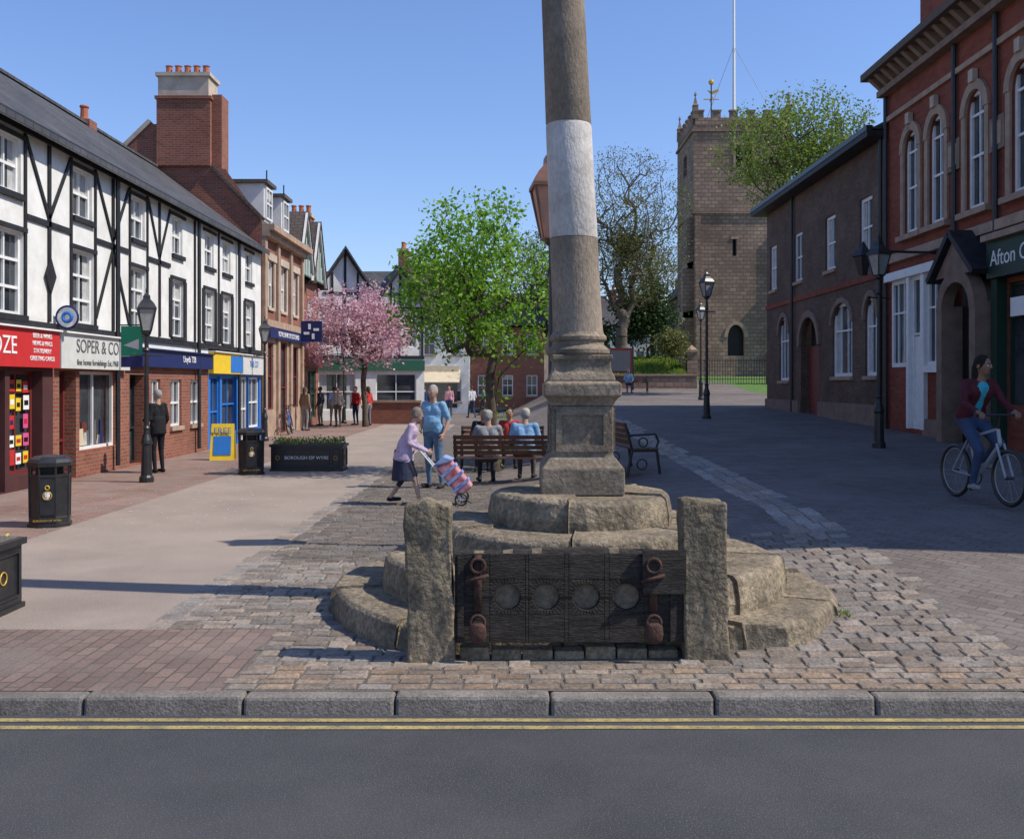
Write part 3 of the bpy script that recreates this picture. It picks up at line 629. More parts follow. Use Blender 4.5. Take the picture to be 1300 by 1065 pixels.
for i in range(5): bk.lathe('chimney_pots',terracotta,(-11.5+i*.31,33.4,12.07),[(.13,0),(.11,.1),(.1,.32),(.13,.36)],10)
for y in (34.3,36.9):
    bk.box('dormer',white,-9.6,-8.55,y,y+1.1,7.4,8.7); f=Fr((-8.55,0,0),(0,1,0),(1,0,0)); bk.window(f,y+.12,y+.98,7.5,8.6,d=.13,dep=.12); bk.box('dormer_roof',slate_b,-9.9,-8.4,y-.12,y+1.22,8.7,8.82)
    bk.box('dormer_finial',iron,-8.6,-8.56,y+.5,y+.54,8.82,9.25)
bk.done()
# ------------------------------------------------------------------ green gabled building
gb=B('green_gabled_building'); GF=Fr((-8.75,0,0),(0,1,0),(1,0,0))
ops=[(40.3,41.4,4,5.4),(42.6,43.7,4,5.4)]; gb.wall('wall',redbrick,GF,39.32,45,0,6.6,ops+[(40,42,.3,2.4),(42.6,44.4,.3,2.4)])
for q in ops+[(40,42,.3,2.4),(42.6,44.4,.3,2.4)]: gb.window(GF,*q,fm=green_t if q[2]<1 else frame_w)
gb.fbox('fascia',maroon,GF,39.4,44.9,2.5,3.1,.02,.2)
for c in (40.8,43.4):
    gb.poly('gable',green_t,[GF.p(c-1.3,6.2,.3),GF.p(c+1.3,6.2,.3),GF.p(c,8.6,.3)]); gb.poly('gable',green_t,[GF.p(c-1.3,6.2,.3),GF.p(c,8.6,.3),GF.p(c,8.6,-3)])
    for s_ in (-1,1): gb.beam('bargeboard',white,GF,(c+s_*1.45,6.1),(c,8.75),.16,.31,.4); gb.hexa('gable_roof',slate_b,[GF.p(c+s_*1.5,6.1,.45),GF.p(c,8.85,.45),GF.p(c,8.85,-3.2),GF.p(c+s_*1.5,6.1,-3.2),GF.p(c+s_*1.5,6.0,.45),GF.p(c,8.75,.45),GF.p(c,8.75,-3.2),GF.p(c+s_*1.5,6.0,-3.2)])
    for k in range(-3,4): 
        h=8.4-abs(k)*.62; gb.fbox('gable_timbers',white,GF,c+k*.32-.04,c+k*.32+.04,6.25,max(6.4,h-.25),.301,.33)
gable_roof(gb,-8.75,-12.0,-15.3,39.3,45,6.6,9.0,slate_b,.2); chimney(gb,-9.6,44.6,1.3,.8,7.5,9.2,pots=4)
gb.poly('wall',redbrick,[(-8.75,39.31,0),(-15.3,39.31,0),(-15.3,39.31,6.6),(-12.0,39.31,9),(-8.75,39.31,6.6)]); gb.poly('wall',redbrick,[(-8.75,45,0),(-15.3,45,0),(-15.3,45,6.6),(-12.0,45,9),(-8.75,45,6.6)]); gb.done()
# ------------------------------------------------------------------ black & white gabled building facing the square
wg=B('black_white_gabled_building'); ang=rad(14); WF=Fr((-9.8,48.2,0),(math.cos(ang),math.sin(ang)*1.0,0),(math.sin(ang),-math.cos(ang),0))
W=5.6
ops=[(.5,1.4,3.6,5.2),(1.9,2.8,3.6,5.2),(3.4,4.2,3.6,5.2),(4.5,5.2,3.6,5.2),(.4,2.2,.5,2.3),(3.2,5.2,.5,2.3)]
wg.wall('wall',white,WF,0,W,0,5.6,ops)
for q in ops: wg.window(WF,*q)
wg.fbox('fascia',green_t,WF,0,W,2.45,2.95,.002,.15)
for c,hw,zp in ((1.7,1.75,8.2),(4.4,1.3,7.4)):
    wg.poly('gable',white,[WF.p(c-hw,5.6,.02),WF.p(c+hw,5.6,.02),WF.p(c,zp,.02)])
    for s_ in (-1,1):
        wg.beam('bargeboard',black,WF,(c+s_*(hw+.15),5.45),(c,zp+.12),.18,.1,.3)
        wg.hexa('roof',slate,[WF.p(c+s_*(hw+.2),5.45,.35),WF.p(c,zp+.3,.35),WF.p(c,zp+.3,-6),WF.p(c+s_*(hw+.2),5.45,-6),WF.p(c+s_*(hw+.2),5.33,.35),WF.p(c,zp+.15,.35),WF.p(c,zp+.15,-6),WF.p(c+s_*(hw+.2),5.33,-6)])
    wg.beam('timber_frame',black,WF,(c-hw*.6,6.2),(c+hw*.6,6.2),.12,.025,.06); wg.beam('timber_frame',black,WF,(c,5.6),(c,zp),.12,.025,.065)
    for s_ in (-.35,.35): wg.beam('timber_frame',black,WF,(c+s_*hw,5.6),(c+s_*hw,5.6+(zp-5.6)*.62),.1,.025,.06)
for z in (3.1,5.5): wg.beam('timber_frame',black,WF,(0,z),(W,z),.16,.003,.05)
for u in (.1,1.65,3.05,4.35,5.5): wg.beam('timber_frame',black,WF,(u,3.1),(u,5.5),.12,.003,.045)
e=WF.p(W,0,0); e2=WF.p(W,0,-7)
wg.poly('side_wall',white,[e,e2,e2+Vector((0,0,5.6)),e+Vector((0,0,5.6))]); wg.done()
# ------------------------------------------------------------------ far terrace
def simple_house(name,x0,x1,y,zb,ze,zr,wallm,roofm,depth=7,nw=3,ch=True,storeys=2):
    b=B(name); f=Fr((0,y,zb),(1,0,0),(0,-1,0)); ops=[]; W=x1-x0; H=ze-zb
    for k in range(nw):
        c=x0+W*(k+.5)/nw; w=min(1.0,W/nw*.45)
        for s_ in range(storeys): ops.append((c-w/2,c+w/2,H*(s_/storeys)+.75,H*(s_/storeys)+.75+min(1.35,H/storeys*.5)))
    b.wall('wall',wallm,f,x0,x1,0,H,ops)
    for q in ops: b.window(f,*q,sill=sandstone)
    for x in (x0,x1): b.poly('wall',wallm,[(x,y,zb),(x,y+depth,zb),(x,y+depth,ze),(x,y+depth/2,zr),(x,y,ze)])
    for (ya,s_) in ((y-.25,1),(y+depth+.25,-1)):
        b.hexa('roof',roofm,[(x0-.1,ya,ze-.1),(x1+.1,ya,ze-.1),(x1+.1,y+depth/2,zr),(x0-.1,y+depth/2,zr),(x0-.1,ya,ze+.03),(x1+.1,ya,ze+.03),(x1+.1,y+depth/2,zr+.13),(x0-.1,y+depth/2,zr+.13)])
    b.fbox('gutter',iron,f,x0,x1,H-.1,H,.1,.25)
    if ch: chimney(b,x0+.5,y+depth/2,.6,1.0,zr-.6,zr+1.0,pots=3)
    return b,f
b,f=simple_house('dark_roof_house',-7.4,-2.6,60,-.05,5.6,9.2,white,slate_b,nw=3)
b.fbox('shop_front',cream,f,-6.0,-3.2,2.3,2.9,.02,.25)
b.hexa('canopy',cream,[f.p(-6.1,1.9,1.4),f.p(-3.1,1.9,1.4),f.p(-3.1,2.6,.05),f.p(-6.1,2.6,.05),f.p(-6.1,1.95,1.4),f.p(-3.1,1.95,1.4),f.p(-3.1,2.66,.05),f.p(-6.1,2.66,.05)]); b.fbox('shop_glass',glass,f,-5.9,-3.3,.4,1.9,.02,.05); b.done()
b,f=simple_house('brick_house',-2.55,2.0,62,.3,5.4,7.6,redbrick,slate,nw=3); b.done()
b,f=simple_house('white_house',2.1,6.5,66,1.5,5.6,7.8,white,slate,nw=3); b.done()
b,f=simple_house('white_house',9.2,14.5,92,3.0,7.2,9.6,white,slate,nw=3); b.done()
b,f=simple_house('brick_house',16,24,95,3.0,8,11,redbrick,slate_b,nw=4); b.done()
b,f=simple_house('brick_house',-20,-8,66,0,6.5,9.5,redbrick,slate,nw=5); b.done()
lw=B('low_brick_wall'); lw.box('wall',redbrick,-6.6,-4.1,44.5,44.8,-.05,.95); lw.box('coping',sandstone,-6.65,-4.05,44.45,44.85,.95,1.05); lw.done()
# ------------------------------------------------------------------ church tower
ct=B('church_tower'); TX0,TX1,TY=12.95,19.9,71; zb=2.0; zt=20.2
TF=Fr((TX0,TY,0),(1,0,0),(0,-1,0)); W=TX1-TX0
bel=(W*.43,W*.6,17.2,18.75)
ops=[(W*.43,W*.6,17.2,18.75),(W*.40,W*.44,10.9,12.1),(W*.35,W*.52,3.8,6.0)]
ct.wall('wall',towerstone,TF,0,W,zb,zt,ops,rev=.4)
ct.wall('wall',towerstone,Fr((TX0,TY,0),(0,1,0),(-1,0,0)),0,W,zb,zt,[(W*.4,W*.6,17.2,18.75)],rev=.4)
ct.wall('wall',towerstone,Fr((TX1,TY,0),(0,1,0),(1,0,0)),0,W,zb,zt,[]); ct.wall('wall',towerstone,Fr((TX0,TY+W,0),(1,0,0),(0,1,0)),0,W,zb,zt,[])
ct.poly('top',towerstone,[(TX0,TY,zt),(TX1,TY,zt),(TX1,TY+W,zt),(TX0,TY+W,zt)])
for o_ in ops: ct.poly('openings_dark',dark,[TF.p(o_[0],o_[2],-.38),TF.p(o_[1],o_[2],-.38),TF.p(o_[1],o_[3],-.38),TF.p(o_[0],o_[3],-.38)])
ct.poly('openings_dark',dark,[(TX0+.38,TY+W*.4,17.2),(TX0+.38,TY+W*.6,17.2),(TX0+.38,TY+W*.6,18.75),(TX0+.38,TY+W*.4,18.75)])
c=(bel[0]+bel[1])/2
ct.fbox('tracery',sandstone,TF,c-.07,c+.07,17.2,18.75,-.3,-.08)
for a,b_ in ((bel[0],c-.07),(c+.07,bel[1])): ct.spandrel('tracery',sandstone,TF,a,b_,18.2,18.75,-.1,.2)
for k in range(7): ct.fbox('louvres',slate,TF,bel[0],bel[1],17.25+k*.2,17.32+k*.2,-.34,-.2)
ct.spandrel('wall',towerstone,TF,ops[2][0],ops[2][1],5.1,6.0,-.002,.3); ct.archband('stone_dressings',sandstone,TF,ops[2][0],ops[2][1],5.1,.9,.25,-.02,.06)
for a,b_ in ((ops[0][0]-.15,ops[0][0]),(ops[0][1],ops[0][1]+.15)): ct.fbox('stone_dressings',sandstone,TF,a,b_,17.1,18.8,-.05,.05)
ct.fbox('hood_mould',sandstone,TF,ops[0][0]-.25,ops[0][1]+.25,18.8,18.95,-.05,.12); ct.fbox('stone_dressings',sandstone,TF,ops[1][0]-.12,ops[1][1]+.12,12.1,12.25,-.05,.05)
for z in (13.9,19.75): 
    ct.box('string_course',towerstone,TX0-.12,TX1+.12,TY-.12,TY+W+.12,z,z+.18)
def battl(p0,p1):
    p0=Vector(p0);p1=Vector(p1); L=(p1-p0).length; d=(p1-p0)/L; nrm=Vector((-d.y,d.x,0)); n=6; w=L/(2*n-1)
    def blk(a,b_,z0,z1,mat,t=.25):
        A=p0+d*a;B_=p0+d*b_; ct.hexa('battlements',mat,[A-nrm*t/2+Vector((0,0,z0)),B_-nrm*t/2+Vector((0,0,z0)),B_+nrm*t/2+Vector((0,0,z0)),A+nrm*t/2+Vector((0,0,z0)),A-nrm*t/2+Vector((0,0,z1)),B_-nrm*t/2+Vector((0,0,z1)),B_+nrm*t/2+Vector((0,0,z1)),A+nrm*t/2+Vector((0,0,z1))])
    blk(0,L,zt,zt+.55,towerstone)
    for k in range(n): blk(2*k*w+.02,(2*k+1)*w-.02,zt+.55,zt+1.0,towerstone); blk(2*k*w-.03,(2*k+1)*w+.03,zt+1.0,zt+1.1,dksand,.35)
battl((TX0+.13,TY+.1,0),(TX1-.13,TY+.1,0)); battl((TX0+.13,TY+W-.1,0),(TX1-.13,TY+W-.1,0)); battl((TX0+.1,TY+.3,0),(TX0+.1,TY+W-.3,0)); battl((TX1-.1,TY+.3,0),(TX1-.1,TY+W-.3,0))
for x,y in ((TX0+.15,TY+.15),(TX1-.15,TY+.15),(TX0+.15,TY+W-.15),(TX1-.15,TY+W-.15)):
    ct.lathe('pinnacles',dksand,(x,y,zt+.5),[(.28,0),(.26,.9),(.3,.95),(.18,1.05),(.04,1.6),(.11,1.68),(.11,1.76),(.02,1.95)],4,rot=math.pi/4)
for bx,s_ in ((TX0,-1),(TX1,1)):
    for (w,z0,z1) in ((1.0,zb,6.5),(.75,6.5,10.0),(.45,10.0,13.7)):
        x0,x1=sorted((bx+s_*.002,bx+s_*w)); ct.box('buttress',towerstone,x0,x1,TY+.1,TY+.9,z0,z1)
        ct.box('buttress',towerstone,bx-.45 if s_>0 else bx+.02,bx-.02 if s_>0 else bx+.45,TY-w*.8,TY-.002,z0,z1)
        ct.hexa('buttress',sandstone,[(bx,TY+.1,z1),(bx+s_*w,TY+.1,z1),(bx+s_*w,TY+.9,z1),(bx,TY+.9,z1),(bx,TY+.1,z1+.5),(bx+s_*(w-.28),TY+.1,z1+.4),(bx+s_*(w-.28),TY+.9,z1+.4),(bx,TY+.9,z1+.5)])
ct.tube('flagpole',white_t,(16.6,TY+3.5,zt),(16.6,TY+3.5,34),.13,.08)
for sx in (-2.6,2.6): ct.tube('flagpole_stay',iron,(16.6,TY+3.5,27),(16.6+sx,TY+1,zt+.5),.015)
ct.tube('weathervane',iron,(14.45,TY+1.2,zt),(14.45,TY+1.2,zt+3.3),.05); ct.tube('weathervane',gold,(13.9,TY+1.2,zt+2.2),(15.0,TY+1.2,zt+2.2),.04); ct.tube('weathervane',gold,(14.45,TY+.7,zt+2.2),(14.45,TY+1.7,zt+2.2),.04)
ct.lathe('weathervane',gold,(14.45,TY+1.2,zt+3.2),[(.05,0),(.2,.15),(.2,.3),(.05,.45)],10,sy=.3); ct.poly('weathervane',gold,[(14.45,TY+1.19,zt+2.5),(15.0,TY+1.19,zt+2.75),(14.95,TY+1.19,zt+2.95),(14.45,TY+1.19,zt+2.75),(14.1,TY+1.19,zt+2.9)])
ct.done()
nv=B('church_nave'); nv.box('wall',towerstone,14,19,TY+W,TY+W+12,2,9); nv.hexa('roof',slate_b,[(13.6,TY+W,9),(19.4,TY+W,9),(19.4,TY+W+12,9),(13.6,TY+W+12,9),(16.4,TY+W,12.5),(16.6,TY+W,12.5),(16.6,TY+W+12,12.5),(16.4,TY+W+12,12.5)]); nv.done()
rl=B('iron_railings'); x=11.2
while x<15.6: rl.tube('bars',iron,(x,60.5,gz(x,60.5)-.1),(x,60.5,3.35),.018,n=5); x+=.16
rl.box('rails',iron,11.2,15.6,60.48,60.52,3.15,3.19); rl.box('rails',iron,11.2,15.6,60.48,60.52,2.05,2.09); rl.done()
for x in (10.9,15.8):
    g=B('stone_gate_pier'); g.box('pier',towerstone,x-.3,x+.3,60.2,60.8,gz(x,60.5)-.2,3.7); g.box('cap',sandstone,x-.38,x+.38,60.12,60.88,3.7,3.85); g.lathe('cap_point',sandstone,(x,60.5,3.85),[(.45,0),(.03,.3)],4,rot=math.pi/4); g.done()
yw=B('churchyard_wall'); yw.box('wall',towerstone,3.6,10.6,57.0,57.35,gz(4,57)-.3,2.25); yw.box('coping',sandstone,3.55,10.65,56.95,57.4,2.25,2.35); yw.done()
nb=B('notice_board'); nb.box('posts',iron,5.35,5.45,56,56.1,1.2,3.9); nb.box('posts',iron,6.75,6.85,56,56.1,1.2,3.9); nb.box('board',maroon,5.45,6.75,56.0,56.08,2.4,3.8); nb.box('paper',grey_t,5.55,6.65,55.985,55.998,2.5,3.65); nb.done()
tb2=B('info_sign'); tb2.box('panel',blue_s,3.3,3.9,58,58.05,3.2,3.9); tb2.tube('pole',iron,(3.6,58.06,1),(3.6,58.06,3.9),.03); tb2.done()
# ------------------------------------------------------------------ right side buildings
RX=9.4
RF=Fr((RX,0,0),(0,1,0),(-1,0,0))
rb=B('brown_brick_building')
up=[(35.8,.9),(32.7,.95),(29.4,.95),(26.45,.95)]
ops=[(c-w/2,c+w/2,5.15,6.75) for c,w in up]+[(33.8,35.0,1.9,4.1),(30.5,32.4,.7,3.9),(27.5,29.2,2.0,4.1),(25.6,26.5,2.0,4.1)]
rb.wall('wall',brownbrick,RF,25,36.7,0,8.1,ops,rev=.18)
for q in ops[:4]: rb.window(RF,*q,sill=sandstone,fw=.09,rails=(.5,))
for q in ops[4:]:
    if q[2]<1:
        rb.spandrel('wall',brownbrick,RF,q[0],q[1],3.0,q[3],-.002,.16); rb.archband('arch_dressings',dksand,RF,q[0],q[1],3.0,q[3]-3.0,.22,-.01,.08)
        rb.fbox('door',maroon,RF,q[0]+.1,q[1]-.1,.7,3.0,-.3,-.24); rb.fbox('door_surround',black,RF,q[0],q[1],.6,3.9,-.45,-.35)
    else:
        rb.spandrel('wall',brownbrick,RF,q[0],q[1],3.5,q[3],-.002,.1); rb.window(RF,*q,fw=.1,sill=sandstone,mull=2,rails=(.62,)); rb.archband('arch_dressings',dksand,RF,q[0],q[1],3.5,q[3]-3.5,.15,-.01,.06)
rb.fbox('eaves',black,RF,24.95,37.1,8.0,8.15,-.1,.5); rb.fbox('gutter',iron,RF,24.95,37.2,8.15,8.28,.36,.52)
rb.fbox('string_course',redbrick_s,RF,25,36.7,4.5,4.66,.002,.05); rb.fbox('plinth',dksand,RF,25,30.4,.4,1.25,.002,.08); rb.fbox('plinth',dksand,RF,32.5,36.7,.4,1.25,.002,.08)
rb.wall('wall',brownbrick,Fr((RX,36.7,0),(1,0,0),(0,1,0)),0,9,0,8.1,[])
rb.hexa('roof',slate,[(RX-.4,25,8.2),(18.4,25,8.2),(18.4,37.1,8.2),(RX-.4,37.1,8.2),(13.2,25,10.4),(14.2,25,10.4),(14.2,33,10.4),(13.2,33,10.4)])
for u in (25.2,33.2): rb.tube('downpipe',iron,RF.p(u,.5,.08),RF.p(u,8.1,.08),.05)
rb.done()
rr=B('red_brick_building')
Y0=8.2; aw=[23.4,22.0,20.15,18.3,17.0,14.5,12.6]
ops=[(c-.42,c+.42,5.35,7.75) for c in aw]
gops=[(23.5,24.6,2.2,4.3),(22.75,23.35,.75,4.3),(21.3,22.5,2.2,4.3),(15.2,18.9,1.4,3.7),(11,14.4,1.4,3.7)]
rr.wall('wall',redbrick_s,RF,Y0,24.98,4.75,9.0,ops,rev=.16); rr.wall('ground_floor_wall',redbrick_s,RF,Y0,24.98,0,4.75,gops,rev=.2)
for q in ops:
    rr.spandrel('wall',redbrick_s,RF,q[0],q[1],7.3,q[3],-.002,.1); rr.window(RF,*q,fw=.09,rails=(.45,.8),mull=1,curt=False)
    rr.archband('stone_dressings',sandstone,RF,q[0],q[1],7.3,q[3]-7.3,.2,-.01,.07)
    for a,b_ in ((q[0]-.17,q[0]),(q[1],q[1]+.17)): rr.fbox('stone_dressings',sandstone,RF,a,b_,5.3,7.3,-.01,.05)
    rr.fbox('keystone',sand_pale,RF,(q[0]+q[1])/2-.1,(q[0]+q[1])/2+.1,7.9,8.15,.02,.13)
    rr.fbox('sills',sandstone,RF,q[0]-.25,q[1]+.25,5.2,5.32,-.01,.14)
for c in (21.1,19.2,16.0): 
    rr.fbox('terracotta_panel',dksand,RF,c-.3,c+.3,6.3,6.95,.002,.06); rr.fbox('terracotta_panel',sandstone,RF,c-.2,c+.2,6.4,6.85,.06,.075)
rr.fbox('string_course',sandstone,RF,Y0,24.98,4.75,4.95,-.01,.12); rr.fbox('string_course',sandstone,RF,Y0,24.98,8.3,8.42,-.01,.08)
rr.fbox('cornice',dksand,RF,Y0,25.0,8.95,9.1,-.05,.25); rr.fbox('cornice',M('cornice_dark',(.12,.09,.07)),RF,Y0,25.1,9.38,9.55,-.05,.62)
y=Y0+.2
while y<25: rr.hexa('cornice_brackets',dksand,[RF.p(y,9.1,0),RF.p(y+.16,9.1,0),RF.p(y+.16,9.1,.2),RF.p(y,9.1,.2),RF.p(y,9.378,0),RF.p(y+.16,9.378,0),RF.p(y+.16,9.378,.5),RF.p(y,9.378,.5)]); y+=.42
rr.wall('wall',redbrick_s,Fr((RX,24.98,0),(1,0,0),(0,1,0)),0,9,0,9.4,[]); rr.wall('wall',redbrick_s,Fr((RX,Y0,0),(1,0,0),(0,-1,0)),0,9,0,9.4,[])
gable_roof(rr,RX,RX+4,RX+8,Y0,25,9.5,12.2,slate,.1)
AF=Fr((RX-.02,0,0),(0,1,0),(-1,0,0)); rr.wall('attic_wall',redbrick_s,AF,19.6,22.2,9.55,11.6,[(20.5,21.3,9.9,11.3)],rev=.15); rr.window(AF,20.5,21.3,9.9,11.3)
for y in (19.6,22.2): rr.poly('attic_wall',redbrick_s,[(RX-.02,y,9.55),(RX+3,y,9.55),(RX+3,y,11.6),(RX-.02,y,11.6)])
rr.poly('attic_wall',redbrick_s,[AF.p(19.6,11.6,0),AF.p(22.2,11.6,0),AF.p(20.9,13,0)]); 
for s_ in (-1,1): rr.beam('attic_coping',sandstone,AF,(20.9+s_*1.45,11.45),(20.9,13.15),.18,-.3,.1)
chimney(rr,RX+1.2,24.2,.9,1.1,9.5,12.5,redbrick_s,3)
for q in gops[:3]: rr.window(RF,*q,fw=.1,mull=2 if q[1]-q[0]>1 else 0,rails=(.62,),dep=.05,curt=False)
rr.fbox('white_joinery',frame_w,RF,21.1,24.75,4.3,4.5,.002,.16); rr.fbox('white_joinery',frame_w,RF,21.15,21.3,1.0,4.3,.002,.1); rr.fbox('white_joinery',frame_w,RF,23.35,23.5,.75,4.3,.002,.1); rr.fbox('white_joinery',frame_w,RF,22.5,22.7,.75,4.3,.002,.1)
rr.fbox('white_joinery',frame_w,RF,21.3,22.5,2.05,2.2,.002,.12); rr.fbox('white_door',frame_w,RF,22.78,23.32,.75,2.9,-.1,-.02)
pf=Fr((RX,0,0),(0,1,0),(-1,0,0))
for u in (19.25,20.75): rr.fbox('porch_pier',dksand,pf,u,u+.25,.5,3.4,.002,.45)
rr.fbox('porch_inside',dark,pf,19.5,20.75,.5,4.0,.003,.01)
rr.archband('porch_arch',dksand,pf,19.5,20.75,3.3,.55,.25,.2,.46); 
for s_ in (-1,1): rr.beam('porch_gable',black,pf,(20.12+s_*1.05,3.95),(20.12,4.85),.12,.02,.6)
rr.poly('porch_gable_face',dksand,[pf.p(19.25,3.98,.465),pf.p(21.0,3.98,.465),pf.p(20.12,4.75,.465)])
for q in gops[3:]: rr.window(RF,*q,fm=grn_s,mull=2,rails=(.72,),curt=False,dep=.12)
rr.fbox('shop_fascia',grn_s,RF,15,19.1,3.8,4.5,.002,.3); rr.fbox('shop_cornice',sandstone,RF,15,19.1,4.5,4.62,.002,.42); rr.text('Afton Coal',RF,18.0,4.15,.305,.42,white_t,flip=True)
rr.fbox('shop_pilaster',grn_s,RF,18.9,19.12,.5,3.8,.002,.2)
rr.fbox('hanging_banner',white_t,RF,17.2,18.6,3.05,3.4,.06,.09)
for u in (21.0,24.85,19.2): rr.tube('downpipe',iron,RF.p(u,.5,.08),RF.p(u,9.0,.08),.055)
rr.fbox('plinth',dksand,RF,21.0,22.6,.4,1.0,.003,.09)
rr.tube('wall_lantern_arm',iron,RF.p(22.1,4.7,0),RF.p(22.1,4.75,1.6),.03); rr.lathe('wall_lantern',iron,(RX-1.6,22.1,4.2),[(.1,0),(.22,.4),(.26,.42),(.1,.6),(.02,.75)],6)
rr.done()
# ------------------------------------------------------------------ trees
def tree(name,base,first,center,radii,npts,nleafper,lsize,lmat,bmat,seed,r_tip=.006,sig=.18,power=.48,shell=.5,step=.35,stems=1,leaf_frac=1.0):
    rs=np.random.RandomState(seed); C=np.array(center,float); R=np.array(radii,float)
    pts=[]
    lob=rs.normal(size=(9,3)); lob/=np.linalg.norm(lob,axis=1)[:,None]; la=rs.uniform(.72,1.12,9)
    while len(pts)<npts:
        d=rs.normal(size=3); d/=np.linalg.norm(d); k=np.argmax(lob@d); r=rs.uniform(0,1)**(shell/1.5)*la[k]*(.85+.15*(lob[k]@d)); r=min(r,1.05)
        pts.append(C+d*r*R)
    pts=np.array(pts); nodes=[np.array(base,float)]; par=[-1]
    f=np.array(first,float)
    def chain(i,tgt,wig=.06):
        a=nodes[i]; L=np.linalg.norm(tgt-a); n=max(1,int(L/step))
        for k in range(1,n+1):
            q=a+(tgt-a)*k/n+(rs.normal(size=3)*wig*min(1,L*.3) if k<n else 0); q[2]+= 0.05*L*math.sin(math.pi*k/n)
            nodes.append(q); par.append(i); i=len(nodes)-1
        return i
    for s_ in range(stems):
        off=np.array([rs.uniform(-.25,.25),rs.uniform(-.25,.25),rs.uniform(-.2,.1)]) if stems>1 else 0
        chain(0,f+off,.03)
    order=np.argsort(np.linalg.norm(pts-f,axis=1)+rs.uniform(0,.5*R.mean(),npts))
    for o_ in order:
        p=pts[o_]; N=np.array(nodes); dist=np.linalg.norm(N-p,axis=1)
        db=np.linalg.norm(N-f,axis=1); dist=dist+.25*db; dist=np.where(N[:,2]>p[2]+.4*R[2],dist+2,dist)
        dist=np.where(N[:,2]<f[2]-.25,1e9,dist)
        chain(int(np.argmin(dist)),p)
    n=len(nodes); N=np.array(nodes); cnt=np.zeros(n); haschild=np.zeros(n,bool)
    for i in range(n-1,0,-1):
        if not haschild[i]: cnt[i]=max(cnt[i],1)
        cnt[par[i]]+=cnt[i]; haschild[par[i]]=True
    rad_=r_tip*cnt**power
    V=[];F=[]
    for i in range(1,n):
        a,b_=N[par[i]],N[i]; r0=min(rad_[par[i]],rad_[i]*1.35); r1=rad_[i]
        if par[i]==0: r0=rad_[i]*1.35
        ax=Vector(b_-a); 
        if ax.length<1e-5: continue
        ax.normalize(); t=ax.orthogonal().normalized(); t2=ax.cross(t); k=7 if r1>.03 else 3; m=len(V)
        for c,r in ((a,r0),(b_,r1)):
            for j in range(k): an=2*math.pi*j/k; V.append(tuple(Vector(c)+(t*math.cos(an)+t2*math.sin(an))*r))
        F+= [(m+j,m+(j+1)%k,m+(j+1)%k+k,m+j+k) for j in range(k)]
    e=B(name); add_mesh('trunk_and_limbs',V,F,bmat,e.e,smooth=True)
    src=N[(cnt<4)]
    if nleafper>0:
        if leaf_frac<1: src=src[rs.rand(len(src))<leaf_frac]
        K=len(src)*nleafper; cl=rs.uniform(0,1,len(src)); c=np.repeat(src,nleafper,0)+rs.normal(size=(K,3))*sig*np.array([1,1,.8])
        u=rs.normal(size=(K,3)); u/=np.linalg.norm(u,axis=1)[:,None]; w=rs.normal(size=(K,3)); v=np.cross(u,w); v/=np.linalg.norm(v,axis=1)[:,None]
        s=lsize*rs.uniform(.6,1.3,(K,1)); u*=s; v*=s*.6
        VV=np.stack([c-u,c-v*1.0+u*.1,c+u,c+v+u*.1],1).reshape(-1,3)
        tn=np.clip(np.repeat(cl,nleafper)*.6+rs.uniform(0,.4,K),0,1)
        FF=np.arange(K*4).reshape(-1,4).tolist()
        add_mesh('foliage',VV.tolist(),FF,lmat,e.e,tone=np.repeat(tn,4))
    e.done()
tree('lime_tree',(-.35,20,-.05),(-.3,20,1.9),(-.74,20,3.75),(1.65,1.55,2.0),520,24,.05,leaf_g,bark,3,.006,.15,.5,stems=3,shell=.75)
tree('cherry_blossom_tree',(-6.1,41.5,0),(-6.2,41.5,1.9),(-6.2,41.5,4.1),(2.8,2.4,2.0),380,24,.075,blossom,bark,5,.009,.22,.5,shell=.7)
tree('budding_tree',(6.6,61,2.2),(6.7,61,5.2),(7.1,61,10.4),(4.7,4,5.8),1700,13,.065,leaf_o,barkg,11,.013,.3,.5,shell=1.1,step=.6)
tree('budding_tree',(1.5,64,1),(1.5,64,4.5),(1.6,64,8.8),(3.6,3,4.4),800,10,.065,leaf_o,barkg,12,.013,.3,.5,shell=1.0,step=.6)
tree('spring_tree',(16.2,50,1.3),(15.6,50,8.5),(14.8,50,13.4),(5.0,4,3.6),700,24,.085,leaf_y,bark,15,.014,.32,.5,shell=.9,step=.6)
tree('budding_tree',(11.6,82,2.5),(11.6,82,6),(11.4,82,10.5),(3.4,3,4.8),600,10,.09,leaf_o,barkg,18,.014,.35,.5,shell=1.0,step=.7)
tree('yew_tree',(8.7,64,2.5),(8.7,64,4),(8.6,64,5.9),(2.1,2,2.3),160,50,.12,leaf_d,bark,21,.01,.35,.5,shell=.8)
tree('yew_tree',(4.6,63,2.2),(4.6,63,3.2),(4.7,63,4.6),(1.6,1.5,1.9),120,50,.12,leaf_d,bark,22,.01,.35,.5,shell=.8)
tree('green_shrub',(9.6,60,3.4),(9.6,60,3.6),(9.6,60,4.2),(1.0,.8,.8),60,40,.09,leaf_o,bark,23,.01,.25,.5)
def tufts(name,n,fx,fy,h,mat,seed):
    rs=random.Random(seed); V=[];F=[];T=[]
    for i in range(n):
        x=rs.uniform(*fx); y=rs.uniform(*fy); z=gz(x,y)-.01; m=len(V); a=rs.uniform(0,6.28); w=.008 if h<.1 else (.02 if h<.2 else .05); hh=h*rs.uniform(.5,1.2)
        V+= [(x-math.cos(a)*w,y-math.sin(a)*w,z),(x+math.cos(a)*w,y+math.sin(a)*w,z),(x+rs.uniform(-.04,.04),y+rs.uniform(-.04,.04),z+hh)]; F.append((m,m+1,m+2)); t=rs.uniform(.0,1); T+=[t]*3
    add_mesh(name,V,F,mat,tone=T)
